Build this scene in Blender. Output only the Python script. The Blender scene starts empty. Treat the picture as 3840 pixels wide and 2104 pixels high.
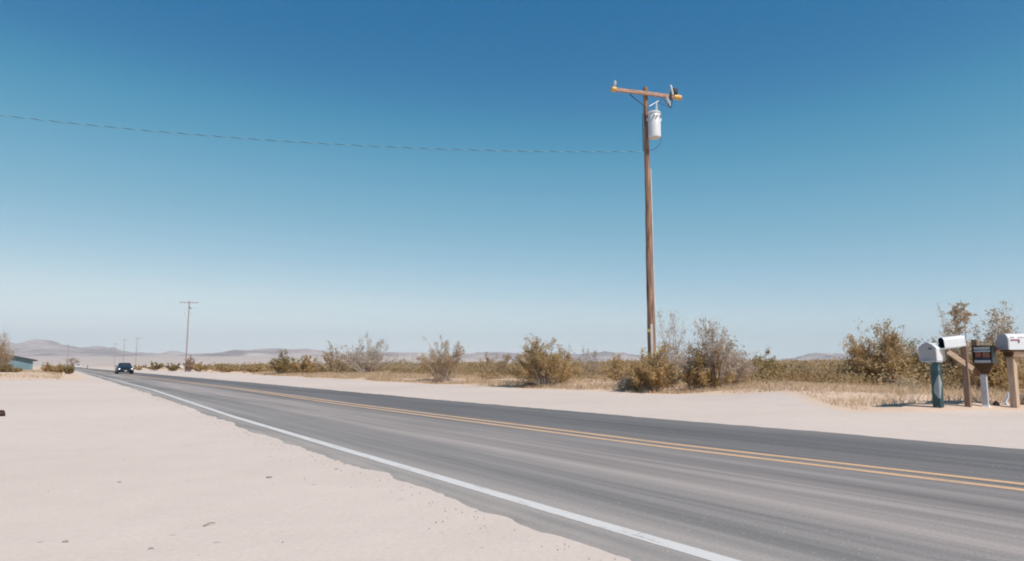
import bpy, math, random
import numpy as np
from mathutils import Vector, Matrix
C = bpy.context.scene
COL = C.collection
R = math.radians
rng = np.random.default_rng(7)
random.seed(7)

# ------------------------------------------------------------------ camera calibration
F = 2700.0; HCAM = 0.85
PHI = math.atan(320 / F)
CP, SP = math.cos(PHI), math.sin(PHI)
TH = math.atan(1695 * CP / F)
CT, ST = math.cos(TH), math.sin(TH)

def at(px, py, Y):
    """a photo pixel at depth Y metres -> world point"""
    x = (px - 1920) / F; y = (1052 - py) / F
    fw = CP - y * SP; up = SP + y * CP
    return Vector((x / fw * Y, Y, HCAM + up / fw * Y))

def ground(px, py, z=0.0):
    x = (px - 1920) / F; y = (1052 - py) / F
    fw = CP - y * SP; up = SP + y * CP
    t = (z - HCAM) / up
    return Vector((x * t, fw * t, z))

def sl(x, y):      # world -> along road, across road
    return (-ST * x + CT * y, CT * x + ST * y)

def w(s, l, z=0.0):
    return Vector((-ST * s + CT * l, CT * s + ST * l, z))

def table(pts):
    t = []
    for p in pts:
        g = ground(*p); t.append(sl(g.x, g.y))
    t.sort()
    return np.array(t)

T_WHITE = table([(571, 1462), (870, 1563), (1300, 1692), (1960, 1887), (2600, 2075)])
T_LEFT = table([(543, 1471), (706, 1530), (897, 1601), (1114, 1677), (1400, 1775), (1744, 1899), (2309, 2095)])
T_YEL = table([(574, 1418), (900, 1459), (1300, 1517), (2500, 1673), (3840, 1831)])
T_RIGHT = table([(900, 1431), (1653, 1500), (2600, 1581), (3840, 1684)])

# ------------------------------------------------------------------ helpers
def arr_mesh(name, verts, faces, tone=None, smooth=False):
    verts = np.asarray(verts, dtype=np.float32).reshape(-1, 3)
    me = bpy.data.meshes.new(name)
    if isinstance(faces, np.ndarray):
        n, k = faces.shape
        me.vertices.add(len(verts)); me.vertices.foreach_set('co', verts.ravel())
        me.loops.add(n * k); me.loops.foreach_set('vertex_index', faces.astype(np.int32).ravel())
        me.polygons.add(n)
        me.polygons.foreach_set('loop_start', np.arange(0, n * k, k, dtype=np.int32))
        me.polygons.foreach_set('loop_total', np.full(n, k, dtype=np.int32))
    else:
        me.from_pydata([tuple(map(float, v)) for v in verts], [], faces)
    me.update(calc_edges=True)
    if tone is not None:
        a = me.attributes.new('tone', 'FLOAT', 'FACE'); a.data.foreach_set('value', np.asarray(tone, dtype=np.float32))
    if smooth:
        me.polygons.foreach_set('use_smooth', np.ones(len(me.polygons), dtype=bool))
    me.validate()
    return me

def link(name, me, mat, parent=None):
    o = bpy.data.objects.new(name, me); COL.objects.link(o)
    if mat is not None:
        me.materials.clear(); me.materials.append(mat)
    if parent is not None:
        o.parent = parent
    return o

def empty(name, loc, rz=0.0, label=None, cat=None, group=None):
    o = bpy.data.objects.new(name, None); COL.objects.link(o)
    o.empty_display_size = 0.2
    o.location = loc; o.rotation_euler = (0, 0, rz)
    tag(o, label, cat, group)
    return o

def tag(o, label=None, cat=None, group=None, kind=None):
    if label: o['label'] = label
    if cat: o['category'] = cat
    if group: o['group'] = group
    if kind: o['kind'] = kind
    return o

class MB:
    def __init__(self): self.v = []; self.f = []
    def add(self, vs, fs):
        b = len(self.v); self.v += [tuple(x) for x in vs]; self.f += [tuple(i + b for i in q) for q in fs]
        return self
    def box(self, c, d, rot=None):
        hx, hy, hz = d[0] / 2, d[1] / 2, d[2] / 2
        bv = min(hx, hy, hz) * 0.12
        # chamfered box
        pts = []
        for sx in (-1, 1):
            for sy in (-1, 1):
                for sz in (-1, 1):
                    pts += [(sx * (hx - bv), sy * (hy - bv), sz * hz), (sx * (hx - bv), sy * hy, sz * (hz - bv)), (sx * hx, sy * (hy - bv), sz * (hz - bv))]
        def I(sx, sy, sz, k): return ((((sx > 0) * 2) + (sy > 0)) * 2 + (sz > 0)) * 3 + k
        fs = []
        for s in (-1, 1):
            fs.append([I(-1, -1, s, 0), I(1, -1, s, 0), I(1, 1, s, 0), I(-1, 1, s, 0)][::s])
            fs.append([I(-1, s, -1, 1), I(-1, s, 1, 1), I(1, s, 1, 1), I(1, s, -1, 1)][::s])
            fs.append([I(s, -1, -1, 2), I(s, 1, -1, 2), I(s, 1, 1, 2), I(s, -1, 1, 2)][::s])
        for a in (-1, 1):
            for b in (-1, 1):
                fs.append([I(-1, a, b, 0), I(1, a, b, 0), I(1, a, b, 1), I(-1, a, b, 1)])
                fs.append([I(a, -1, b, 0), I(a, 1, b, 0), I(a, 1, b, 2), I(a, -1, b, 2)])
                fs.append([I(a, b, -1, 1), I(a, b, 1, 1), I(a, b, 1, 2), I(a, b, -1, 2)])
                for c_ in (-1, 1):
                    fs.append([I(a, b, c_, 0), I(a, b, c_, 1), I(a, b, c_, 2)])
        M = rot if rot is not None else Matrix.Identity(3)
        cc = Vector(c)
        return self.add([tuple(M @ Vector(p) + cc) for p in pts], fs)
    def prism(self, poly, y0, y1, M=None):
        """poly in the x-z plane extruded along y"""
        n = len(poly)
        vs = [(x, y0, z) for x, z in poly] + [(x, y1, z) for x, z in poly]
        fs = [tuple(range(n)), tuple(range(2 * n - 1, n - 1, -1))]
        fs += [(i, (i + 1) % n + 0, (i + 1) % n + n, i + n) for i in range(n)]
        if M is not None: vs = [tuple(M @ Vector(p)) for p in vs]
        return self.add(vs, fs)
    def tube(self, pts, rad, n=8, cap=True):
        pts = [Vector(p) for p in pts]
        if not hasattr(rad, '__len__'): rad = [rad] * len(pts)
        rings = []
        for i, p in enumerate(pts):
            t = (pts[min(i + 1, len(pts) - 1)] - pts[max(i - 1, 0)]).normalized()
            a = Vector((0, 0, 1)) if abs(t.z) < 0.9 else Vector((1, 0, 0))
            u = t.cross(a).normalized(); v_ = t.cross(u).normalized()
            rings.append([p + (u * math.cos(2 * math.pi * k / n) + v_ * math.sin(2 * math.pi * k / n)) * rad[i] for k in range(n)])
        vs = [q for r_ in rings for q in r_]
        fs = [(i * n + k, i * n + (k + 1) % n, (i + 1) * n + (k + 1) % n, (i + 1) * n + k) for i in range(len(pts) - 1) for k in range(n)]
        if cap: fs += [tuple(range(n))[::-1], tuple(range((len(pts) - 1) * n, len(pts) * n))]
        return self.add(vs, fs)
    def lathe(self, prof, n=20, M=None):
        """prof: (r, z) list about z"""
        vs = []
        for r_, z in prof:
            vs += [(r_ * math.cos(2 * math.pi * k / n), r_ * math.sin(2 * math.pi * k / n), z) for k in range(n)]
        m = len(prof)
        fs = [(i * n + k, i * n + (k + 1) % n, (i + 1) * n + (k + 1) % n, (i + 1) * n + k) for i in range(m - 1) for k in range(n)]
        fs += [tuple(range(n))[::-1], tuple(range((m - 1) * n, m * n))]
        if M is not None: vs = [tuple(M @ Vector(p)) for p in vs]
        return self.add(vs, fs)
    def build(self, name, mat, parent=None, smooth=False):
        me = arr_mesh(name, np.array(self.v), self.f)
        if smooth:
            for p in me.polygons: p.use_smooth = len(p.vertices) <= 4
            try: me.set_sharp_from_angle(angle=R(40))
            except Exception: pass
        return link(name, me, mat, parent)

# ---- noise
_P = np.random.default_rng(3).random((256, 256))
def vnoise(x, y):
    xi = np.floor(x).astype(int); yi = np.floor(y).astype(int)
    fx = x - xi; fy = y - yi
    fx = fx * fx * (3 - 2 * fx); fy = fy * fy * (3 - 2 * fy)
    g = lambda a, b: _P[a & 255, b & 255]
    return (g(xi, yi) * (1 - fx) + g(xi + 1, yi) * fx) * (1 - fy) + (g(xi, yi + 1) * (1 - fx) + g(xi + 1, yi + 1) * fx) * fy
def fbm(x, y, o=4):
    s = 0; a = 1; t = 0
    for i in range(o):
        s = s + a * vnoise(x * 2 ** i + 17 * i, y * 2 ** i + 31 * i); t += a; a *= .5
    return s / t
def sstep(a, b, x):
    t = np.clip((x - a) / (b - a), 0, 1); return t * t * (3 - 2 * t)

# ------------------------------------------------------------------ materials
def new_mat(name):
    m = bpy.data.materials.new(name); m.use_nodes = True
    nt = m.node_tree; nt.nodes.clear()
    out = nt.nodes.new('ShaderNodeOutputMaterial'); b = nt.nodes.new('ShaderNodeBsdfPrincipled')
    nt.links.new(b.outputs[0], out.inputs['Surface'])
    return m, nt, b
def N(nt, t, **k):
    n = nt.nodes.new(t)
    for a, b in k.items(): setattr(n, a, b)
    return n
def ramp(nt, fac, stops):
    r = N(nt, 'ShaderNodeValToRGB'); el = r.color_ramp.elements
    while len(el) < len(stops): el.new(0.5)
    for e, (p, c) in zip(el, stops):
        e.position = p; e.color = (*c, 1)
    nt.links.new(fac, r.inputs[0]); return r.outputs[0]
def noise(nt, vec, scale, detail=4, rough=.55, dist=0):
    n = N(nt, 'ShaderNodeTexNoise'); n.inputs['Scale'].default_value = scale; n.inputs['Detail'].default_value = detail
    n.inputs['Roughness'].default_value = rough; n.inputs['Distortion'].default_value = dist
    nt.links.new(vec, n.inputs['Vector']); return n.outputs[0]
def coords(nt, scale=None, kind='Object'):
    t = N(nt, 'ShaderNodeTexCoord'); o = t.outputs[kind]
    if scale:
        m = N(nt, 'ShaderNodeMapping'); m.inputs['Scale'].default_value = scale; nt.links.new(o, m.inputs[0]); o = m.outputs[0]
    return o
def mix(nt, fac, a, b, mode='MIX'):
    m = N(nt, 'ShaderNodeMix', data_type='RGBA', blend_type=mode)
    for s, v in ((0, fac), (6, a), (7, b)):
        if isinstance(v, (int, float)): m.inputs[s].default_value = v
        elif isinstance(v, tuple): m.inputs[s].default_value = (*v, 1)
        else: nt.links.new(v, m.inputs[s])
    return m.outputs[2]
def math_(nt, op, a, b=0.0, clamp=False):
    m = N(nt, 'ShaderNodeMath', operation=op); m.use_clamp = clamp
    for i, v in enumerate((a, b)):
        if isinstance(v, (int, float)): m.inputs[i].default_value = v
        else: nt.links.new(v, m.inputs[i])
    return m.outputs[0]
def bump(nt, b, h, strength, dist):
    n = N(nt, 'ShaderNodeBump'); n.inputs['Strength'].default_value = strength; n.inputs['Distance'].default_value = dist
    nt.links.new(h, n.inputs['Height']); nt.links.new(n.outputs[0], b.inputs['Normal'])

def simple(name, c1, c2=None, rough=.6, scale=6, metal=0.0, stretch=(1, 1, 1), bmp=0.0, spec=.5):
    m, nt, b = new_mat(name)
    c2 = c2 or tuple(x * .75 for x in c1)
    v = coords(nt, stretch)
    n = noise(nt, v, scale, 5, .6)
    nt.links.new(ramp(nt, n, [(.35, c2), (.62, c1)]), b.inputs['Base Color'])
    b.inputs['Roughness'].default_value = rough; b.inputs['Metallic'].default_value = metal
    b.inputs['Specular IOR Level'].default_value = spec
    if bmp: bump(nt, b, n, bmp, .01)
    return m

M_wood_pole = simple('pole_wood', (.40, .24, .165), (.12, .062, .045), .85, 3, stretch=(7, 7, .45), bmp=.6, spec=.2)
M_wood_arm = simple('arm_wood', (.50, .33, .25), (.28, .165, .12), .85, 5, stretch=(1, 6, 6), spec=.2)
M_wood_far = simple('grey_pole_wood', (.40, .33, .33), (.3, .24, .24), .9, 3, spec=.1)
M_wood_post = simple('post_wood', (.30, .195, .145), (.17, .105, .077), .85, 5, stretch=(6, 6, .6), bmp=.5, spec=.2)
M_wood_pale = simple('pale_wood', (.56, .41, .30), (.42, .29, .20), .8, 4, stretch=(2, 8, 8), spec=.2)
M_wood_palepost = simple('pale_post_wood', (.56, .42, .31), (.40, .28, .2), .8, 4, stretch=(8, 8, .7), spec=.2)
M_wood_dark = simple('dark_wood', (.12, .066, .036), (.07, .038, .02), .85, 6, spec=.2)
M_yellow = simple('yellow_cap', (.70, .42, .13), (.55, .31, .09), .5, 3)
M_yellow_tag = simple('yellow_tag', (.75, .56, .16), None, .6, 3)
M_steel = simple('galvanised_steel', (.36, .37, .38), (.25, .25, .27), .45, 9, metal=.7)
M_darksteel = simple('dark_hardware', (.06, .06, .065), (.035, .035, .04), .5, 9)
M_porcelain = simple('porcelain', (.62, .63, .64), (.5, .5, .52), .25, 3)
M_tank = simple('transformer_paint', (.66, .67, .68), (.58, .59, .6), .4, 2)
M_conduit = simple('conduit_plastic', (.58, .56, .56), (.46, .44, .44), .5, 3)
M_darkband = simple('dark_band', (.30, .2, .15), None, .8, 5)
M_black = simple('black_rubber', (.02, .02, .024), (.012, .012, .014), .6, 5)
M_cable_dark = simple('cable_jacket', (.035, .06, .09), (.03, .05, .07), .6, 5)
M_cable_bare = simple('bare_cable', (.22, .44, .58), (.20, .40, .53), .5, 5)
M_white_box = simple('white_plastic', (.72, .72, .73), (.63, .63, .645), .45, 3)
M_white_metal = simple('white_metal', (.74, .745, .76), (.66, .665, .68), .35, 2)
M_shade_lid = simple('shade_grey_lid', (.40, .39, .405), (.33, .32, .34), .55, 4)  # shade on the mailbox fronts put into this darker grey
M_navy = simple('navy_inside', (.012, .02, .06), (.008, .012, .035), .5, 4)
M_blackgreen = simple('black_green_metal', (.014, .028, .026), (.008, .016, .016), .4, 4)
M_red = simple('red_flag', (.66, .06, .05), (.55, .045, .04), .45, 3)
M_redfaded = simple('faded_red_flag', (.42, .10, .18), (.36, .08, .15), .5, 3)
M_lettering = simple('grey_lettering', (.50, .50, .52), None, .6, 3)
M_bluegrey = simple('blue_grey_strip', (.16, .24, .31), (.11, .18, .24), .5, 3)
M_palestrip = simple('pale_strip', (.45, .46, .47), (.36, .37, .38), .5, 3)
M_paper = simple('bundled_papers', (.30, .13, .08), (.16, .05, .035), .8, 30)
M_rock = simple('rock', (.25, .2, .165), (.14, .11, .09), .9, 9, bmp=.8, spec=.1)
M_darkrock = simple('dark_rock', (.07, .04, .04), (.03, .02, .022), .9, 9, bmp=.8, spec=.1)
M_pebble = simple('pebble', (.33, .27, .245), (.22, .18, .165), .9, 9, spec=.1)
M_twig = simple('twig', (.36, .29, .25), (.24, .19, .16), .9, 9, spec=.1)
M_bag = simple('litter_plastic', (.66, .70, .76), (.40, .5, .62), .4, 5)
M_teal_wall = simple('teal_wall', (.14, .23, .27), (.12, .19, .225), .8, 1)
M_roof = simple('dark_roof', (.06, .07, .08), (.045, .05, .055), .8, 2)
M_blueboard = simple('white_board', (.74, .76, .76), (.66, .68, .68), .6, 1)
M_glass, _nt, _b = new_mat('car_glass')
_b.inputs['Base Color'].default_value = (.03, .04, .055, 1); _b.inputs['Roughness'].default_value = .12; _b.inputs['Specular IOR Level'].default_value = .25
def paint(name, c):
    m, nt, b = new_mat(name)
    v = coords(nt, (1, 1, 1)); n = noise(nt, v, 3, 3)
    nt.links.new(ramp(nt, n, [(.3, tuple(x * .85 for x in c)), (.7, c)]), b.inputs['Base Color'])
    b.inputs['Roughness'].default_value = .4; b.inputs['Coat Weight'].default_value = .25; b.inputs['Coat Roughness'].default_value = .05
    return m
M_bluecar = paint('dark_blue_paint', (.004, .007, .014))
M_whitecar = paint('white_paint', (.75, .75, .76))
M_lamp, _nt, _b = new_mat('headlight_lens')
_b.inputs['Base Color'].default_value = (.8, .82, .85, 1); _b.inputs['Roughness'].default_value = .15
_b.inputs['Emission Color'].default_value = (.85, .9, 1, 1); _b.inputs['Emission Strength'].default_value = .55
M_plate = simple('plate', (.6, .6, .6), (.5, .5, .5), .5, 20)

# teal paint on the first post, zigzag shadows put into its dark and pale patches
def teal_shade():
    m, nt, b = new_mat('teal_paint_with_shade')
    v = coords(nt, (5.0, 5.0, 2.4))
    vo = N(nt, 'ShaderNodeTexVoronoi', feature='F1'); vo.inputs['Scale'].default_value = 1.3
    nt.links.new(v, vo.inputs['Vector'])
    sep = N(nt, 'ShaderNodeSeparateColor'); nt.links.new(vo.outputs['Color'], sep.inputs[0])
    f = noise(nt, coords(nt, (4, 4, 3)), 2, 3)
    s = math_(nt, 'ADD', math_(nt, 'MULTIPLY', sep.outputs[0], .8), math_(nt, 'MULTIPLY', f, .4))
    nt.links.new(ramp(nt, s, [(.0, (.025, .055, .062)), (.56, (.028, .065, .075)), (.64, (.045, .11, .13)), (.68, (.26, .30, .32)), (.8, (.32, .35, .36))]), b.inputs['Base Color'])
    b.inputs['Roughness'].default_value = .6
    return m
M_teal_shade = teal_shade()

def foliage(name, stops, trans=.0):
    m, nt, b = new_mat(name)
    a = N(nt, 'ShaderNodeAttribute', attribute_name='tone')
    nt.links.new(ramp(nt, a.outputs['Fac'], stops), b.inputs['Base Color'])
    b.inputs['Roughness'].default_value = .8; b.inputs['Specular IOR Level'].default_value = .15
    tr = N(nt, 'ShaderNodeBsdfTranslucent'); mx_ = N(nt, 'ShaderNodeMixShader'); mx_.inputs[0].default_value = .52
    nt.links.new(b.inputs['Base Color'].links[0].from_socket, tr.inputs[0])
    nt.links.new(b.outputs[0], mx_.inputs[1]); nt.links.new(tr.outputs[0], mx_.inputs[2]); nt.links.new(mx_.outputs[0], nt.nodes['Material Output'].inputs['Surface'])
    return m
M_leaf = {
    'olive': foliage('olive_leaves', [(0, (0.325, 0.224, 0.095)), (.4, (0.493, 0.342, 0.151)), (.75, (0.650, 0.465, 0.235)), (1, (0.739, 0.582, 0.403))]),
    'green': foliage('dark_olive_leaves', [(0, (0.213, 0.162, 0.067)), (.5, (0.358, 0.263, 0.112)), (1, (0.515, 0.381, 0.179))]),
    'gray': foliage('grey_dry_leaves', [(0, (.38, .31, .245)), (.5, (.56, .47, .38)), (1, (.70, .60, .51))]),
    'mixed': foliage('pale_olive_leaves', [(0, (0.325, 0.235, 0.123)), (.5, (0.493, 0.364, 0.213)), (.8, (0.627, 0.482, 0.325)), (1, (0.717, 0.582, 0.459))]),
    'brown': foliage('brown_dry_leaves', [(0, (0.344, 0.230, 0.158)), (.5, (0.516, 0.358, 0.258)), (1, (0.660, 0.487, 0.358))]),
    'straw': foliage('straw_leaves', [(0, (0.573, 0.401, 0.258)), (.5, (0.740, 0.588, 0.401)), (1, (0.740, 0.740, 0.544))]),
}
M_stem = simple('grey_stems', (.52, .44, .385), (.38, .31, .265), .9, 8, spec=.1)
M_grass = foliage('dry_grass', [(0, (0.494, 0.340, 0.212)), (.5, (0.670, 0.494, 0.329)), (1, (0.740, 0.647, 0.470))])
M_scrub = foliage('scrub', [(0, (0.269, 0.190, 0.090)), (.5, (0.414, 0.297, 0.151)), (.8, (0.526, 0.392, 0.224)), (1, (0.627, 0.493, 0.347))])

# ground
def sand_mat():
    m, nt, b = new_mat('sand')
    v = coords(nt)
    a = N(nt, 'ShaderNodeAttribute', attribute_name='dry')
    n1 = noise(nt, v, .25, 5, .6, .3); n2 = noise(nt, v, 2.2, 6, .65); n3 = noise(nt, v, 28, 5, .7)
    nb = noise(nt, v, .011, 6, .6)
    pale = ramp(nt, n1, [(.3, (.57, .475, .413)), (.7, (.65, .545, .475))])
    n0 = noise(nt, v, .07, 5, .6, .8)
    pale = mix(nt, ramp(nt, n0, [(.42, (.0, .0, .0)), (.62, (.55, .55, .55))]), pale, (.475, .385, .325))
    pale = mix(nt, .35, pale, ramp(nt, n2, [(.3, (.54, .45, .39)), (.7, (.66, .555, .485))]))
    dry = ramp(nt, n2, [(.3, (.56, .385, .26)), (.65, (.69, .49, .345))])
    dry = mix(nt, ramp(nt, nb, [(.42, (0, 0, 0)), (.62, (.6, .6, .6))]), dry, (.60, .48, .39))
    f = math_(nt, 'ADD', a.outputs['Fac'], math_(nt, 'MULTIPLY', math_(nt, 'SUBTRACT', n2, .5), .9), True)
    f = ramp(nt, f, [(.3, (0, 0, 0)), (.7, (1, 1, 1))])
    col = mix(nt, f, pale, dry)
    a2 = N(nt, 'ShaderNodeAttribute', attribute_name='scrubby')
    nsc = noise(nt, coords(nt, (1, 1, 0)), .02, 6, .7)
    col = mix(nt, math_(nt, 'MULTIPLY', a2.outputs['Fac'], ramp(nt, nsc, [(.35, (.25, .25, .25)), (.6, (1, 1, 1))])), col, (.33, .275, .245))
    # fine grit and sparse dark specks
    vo = N(nt, 'ShaderNodeTexVoronoi'); vo.inputs['Scale'].default_value = 7.0; nt.links.new(v, vo.inputs['Vector'])
    sep = N(nt, 'ShaderNodeSeparateColor'); nt.links.new(vo.outputs['Color'], sep.inputs[0])
    rad = math_(nt, 'MULTIPLY', math_(nt, 'SUBTRACT', sep.outputs[0], .86, True), 1.1)
    sp = math_(nt, 'LESS_THAN', vo.outputs['Distance'], rad)
    col = mix(nt, math_(nt, 'MULTIPLY', sp, .45), col, (.22, .17, .15))
    col = mix(nt, .22, col, ramp(nt, n3, [(.3, (.36, .32, .29)), (.7, (.66, .58, .54))]))
    nt.links.new(col, b.inputs['Base Color'])
    b.inputs['Roughness'].default_value = .95; b.inputs['Specular IOR Level'].default_value = .08
    h = math_(nt, 'ADD', n3, math_(nt, 'MULTIPLY', n2, 2.5))
    bump(nt, b, h, .22, .02)
    return m
M_sand = sand_mat()

def hill_mat():
    m, nt, b = new_mat('hill_rock')
    v = coords(nt, (1, 1, 2))
    n = noise(nt, v, .0028, 8, .62, .5)
    nt.links.new(ramp(nt, n, [(.36, (.20, .155, .15)), (.5, (.34, .27, .25)), (.62, (.52, .43, .39))]), b.inputs['Base Color'])
    b.inputs['Roughness'].default_value = 1; b.inputs['Specular IOR Level'].default_value = 0
    return m
M_hill = hill_mat()

def road_mat():
    m, nt, b = new_mat('asphalt')
    t = N(nt, 'ShaderNodeTexCoord'); o = t.outputs['Object']
    sep = N(nt, 'ShaderNodeSeparateXYZ'); nt.links.new(o, sep.inputs[0]); X = sep.outputs[0]
    def mp(s):
        mm = N(nt, 'ShaderNodeMapping'); mm.inputs['Scale'].default_value = s; nt.links.new(o, mm.inputs[0]); return mm.outputs[0]
    st = noise(nt, mp((2.2, .05, 1)), 1, 4, .6, .4)
    st2 = noise(nt, mp((7, .11, 1)), 1, 4, .65, .2)
    bl = noise(nt, mp((.5, .12, 1)), 1, 5, .6)
    gr = noise(nt, mp((60, 60, 1)), 1, 4, .8)
    base = ramp(nt, math_(nt, 'DIVIDE', X, 10.0), [(.20, (.235, .221, .208)), (.27, (.255, .236, .222)), (.33, (.205, .193, .184)), (.40, (.27, .243, .228)), (.455, (.29, .258, .242)), (.52, (.185, .175, .168)),
                                                   (.61, (.150, .144, .141)), (.70, (.118, .115, .115)), (.78, (.14, .135, .133)), (.86, (.16, .153, .148))])
    k = math_(nt, 'ADD', math_(nt, 'MULTIPLY', st, .55), math_(nt, 'ADD', math_(nt, 'MULTIPLY', st2, .35), math_(nt, 'MULTIPLY', bl, .25)))
    col = mix(nt, 1, base, ramp(nt, k, [(.42, (.66, .66, .67)), (.56, (1.0, .985, .975)), (.69, (1.42, 1.35, 1.31))]), 'MULTIPLY')
    col = mix(nt, .5, col, mix(nt, 1, col, ramp(nt, gr, [(.25, (.5, .5, .5)), (.75, (1.5, 1.5, 1.5))]), 'MULTIPLY'))
    # pale aggregate chips worn bare in the near lane
    vo = N(nt, 'ShaderNodeTexVoronoi'); vo.inputs['Scale'].default_value = 42; nt.links.new(mp((1, 1, 1)), vo.inputs['Vector'])
    s2 = N(nt, 'ShaderNodeSeparateColor'); nt.links.new(vo.outputs['Color'], s2.inputs[0])
    sp = math_(nt, 'LESS_THAN', vo.outputs['Distance'], math_(nt, 'MULTIPLY', math_(nt, 'SUBTRACT', s2.outputs[0], .66, True), .9))
    sp = math_(nt, 'MULTIPLY', sp, ramp(nt, bl, [(.40, (.06, .06, .06)), (.56, (.6, .6, .6))]))
    col = mix(nt, sp, col, (.45, .41, .39))
    # sand blown on at the edges
    n = noise(nt, mp((1.5, .5, 1)), 1, 6, .65)
    e1 = math_(nt, 'SUBTRACT', 1.0, math_(nt, 'DIVIDE', math_(nt, 'SUBTRACT', X, 1.98), .7), True)
    e2 = math_(nt, 'DIVIDE', math_(nt, 'SUBTRACT', X, 8.1), .5, True)
    e = math_(nt, 'MULTIPLY', math_(nt, 'ADD', e1, e2), math_(nt, 'ADD', n, .1), True)
    col = mix(nt, ramp(nt, e, [(.28, (0, 0, 0)), (.72, (.9, .9, .9))]), col, (.50, .43, .39))
    nt.links.new(col, b.inputs['Base Color'])
    b.inputs['Roughness'].default_value = .85; b.inputs['Specular IOR Level'].default_value = .3
    bump(nt, b, gr, .3, .006)
    return m
M_road = road_mat()

def line_mat(name, c1, c2, thr):
    m, nt, b = new_mat(name)
    v = coords(nt, (10, 1.0, 1)); n = noise(nt, v, 1.5, 6, .7)
    n2 = noise(nt, coords(nt), 45, 4, .7)
    s = math_(nt, 'ADD', math_(nt, 'MULTIPLY', n, .6), math_(nt, 'MULTIPLY', n2, .4))
    nt.links.new(ramp(nt, s, [(thr, c2), (thr + .09, c1)]), b.inputs['Base Color'])
    b.inputs['Roughness'].default_value = .7
    return m
M_whiteline = line_mat('white_line_paint', (.60, .575, .55), (.38, .355, .335), .38)
M_yellowline = line_mat('yellow_line_paint', (.62, .385, .215), (.32, .245, .19), .39)

# ------------------------------------------------------------------ terrain
SAX = np.array([-300, 2, 6, 12, 16, 24, 45, 90, 160, 700.])
def shoulder(s):       # where the pale shoulder ends on the far side
    return np.interp(s, [-60, -4, 4, 5.5, 6.6, 7.1, 7.7, 9, 11.5, 16, 30, 70, 200], [15, 15.2, 15.3, 15.2, 14.1, 13.0, 11.9, 12.8, 14.8, 15, 14.2, 15.5, 16])
def terrain(x, y):
    x = np.asarray(x, float); y = np.asarray(y, float)
    s = -ST * x + CT * y; l = CT * x + ST * y
    r = np.hypot(x, y)
    sh = shoulder(s)
    z = np.zeros_like(x)
    out = sstep(sh - 1.0, sh + 3.0, l)
    z += out * (fbm(x * .35, y * .35, 3) - .42) * .55
    z += out * .10
    z += 6 * (1 - np.exp(-np.maximum(l - 28, 0) * .011 / 6)) * (1 + .5 * (fbm(x * .012 + 9, y * .012, 3) - .5))
    ve = sstep(9.2, 10.6, l) * (1 - out); z += ve * (fbm(x * .45, y * .45 + 8, 3) - .42) * .07
    z += .26 * np.exp(-((x - 8.0) ** 2 + (y - 17.2) ** 2) / 5.5)
    lo = sstep(0, -3.5, l)
    z += lo * (fbm(x * .3 + 5, y * .3, 3) - .5) * .03
    berm = sstep(43, 56, y) * sstep(1.2, -2.0, l)
    z += berm * (.22 + .35 * (fbm(x * .12, y * .12 + 3, 3) - .35))
    az = np.arctan2(x, np.maximum(y, 1))
    slope = .0052 + .0083 * sstep(.18, -.22, az)
    far = np.maximum(r - 700, 0)
    z += slope * np.minimum(far, 6500) + (fbm(x * .003, y * .003, 4) - .5) * 6 * sstep(500, 2200, r)
    return z
def dryness(x, y):
    s = -ST * x + CT * y; l = CT * x + ST * y
    sh = shoulder(s)
    d = sstep(sh - .8, sh + .9, l)
    d = np.maximum(d, sstep(41, 47, y) * sstep(2.5, .5, l))
    return d * (1 - .75 * sstep(150, 700, np.hypot(x, y)))
def tz(x, y): return float(terrain(np.array([x]), np.array([y]))[0])

az_f = np.radians(np.concatenate([np.arange(-48, 48, .22), np.arange(48, 312, 3.0)]))
rad = np.concatenate([[0.25], 0.5 * 1.028 ** np.arange(0, 352)])
rad = rad[rad < 8200]
A, RR = np.meshgrid(az_f, rad)
TX, TY = RR * np.sin(A), RR * np.cos(A)
TZ = terrain(TX, TY)
na, nr = len(az_f), len(rad)
V = np.stack([TX.ravel(), TY.ravel(), TZ.ravel()], 1)
i = np.arange(nr - 1)[:, None]; j = np.arange(na)[None, :]; j2 = (j + 1) % na
Q = np.stack([(i * na + j) + 0 * j2, i * na + j2, (i + 1) * na + j2, (i + 1) * na + j], -1).reshape(-1, 4)[:, ::-1]
V = np.vstack([V, [[0, 0, 0]]])
me = arr_mesh('ground', V, np.vstack([Q]), smooth=True)
dv = me.attributes.new('dry', 'FLOAT', 'POINT')
dv.data.foreach_set('value', np.concatenate([dryness(TX, TY).ravel(), [0]]).astype(np.float32))
sc_ = me.attributes.new('scrubby', 'FLOAT', 'POINT'); sc_.data.foreach_set('value', np.concatenate([(sstep(220, 900, np.hypot(TX, TY)) * .75).ravel(), [0]]).astype(np.float32))
g = link('ground', me, M_sand); tag(g, kind='structure')
cap = MB(); cap.add([(-.4, -.4, -.004), (.4, -.4, -.004), (.4, .4, -.004), (-.4, .4, -.004)], [(0, 1, 2, 3)])

# ------------------------------------------------------------------ road (object axes: x across, y along)
def strip(name, left, right, z, mat, svals, parent=None):
    v = []; f = []
    for k, s_ in enumerate(svals):
        a, b_ = left(s_), right(s_)
        n = 9 if b_ - a > 1 else 2
        for q in range(n):
            if n == 9: v.append(((a, a + .07, a + .6, a + 1.5, (a + b_) / 2, b_ - 1.5, b_ - .6, b_ - .07, b_)[q], s_, z if 0 < q < 8 else -.004))
            else: v.append((a + (b_ - a) * q / (n - 1), s_, z))
        if k:
            for q in range(n - 1):
                o0 = (k - 1) * n + q; o1 = k * n + q
                f.append((o0, o0 + 1, o1 + 1, o1))
    o = link(name, arr_mesh(name, np.array(v), f), mat)
    o.rotation_euler = (0, 0, TH)
    return o
svals = list(np.arange(-60, -6, .5)) + list(np.arange(-6, 45, .07)) + list(np.arange(45, 120, .3)) + list(np.arange(120, 640, 3.0))
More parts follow.
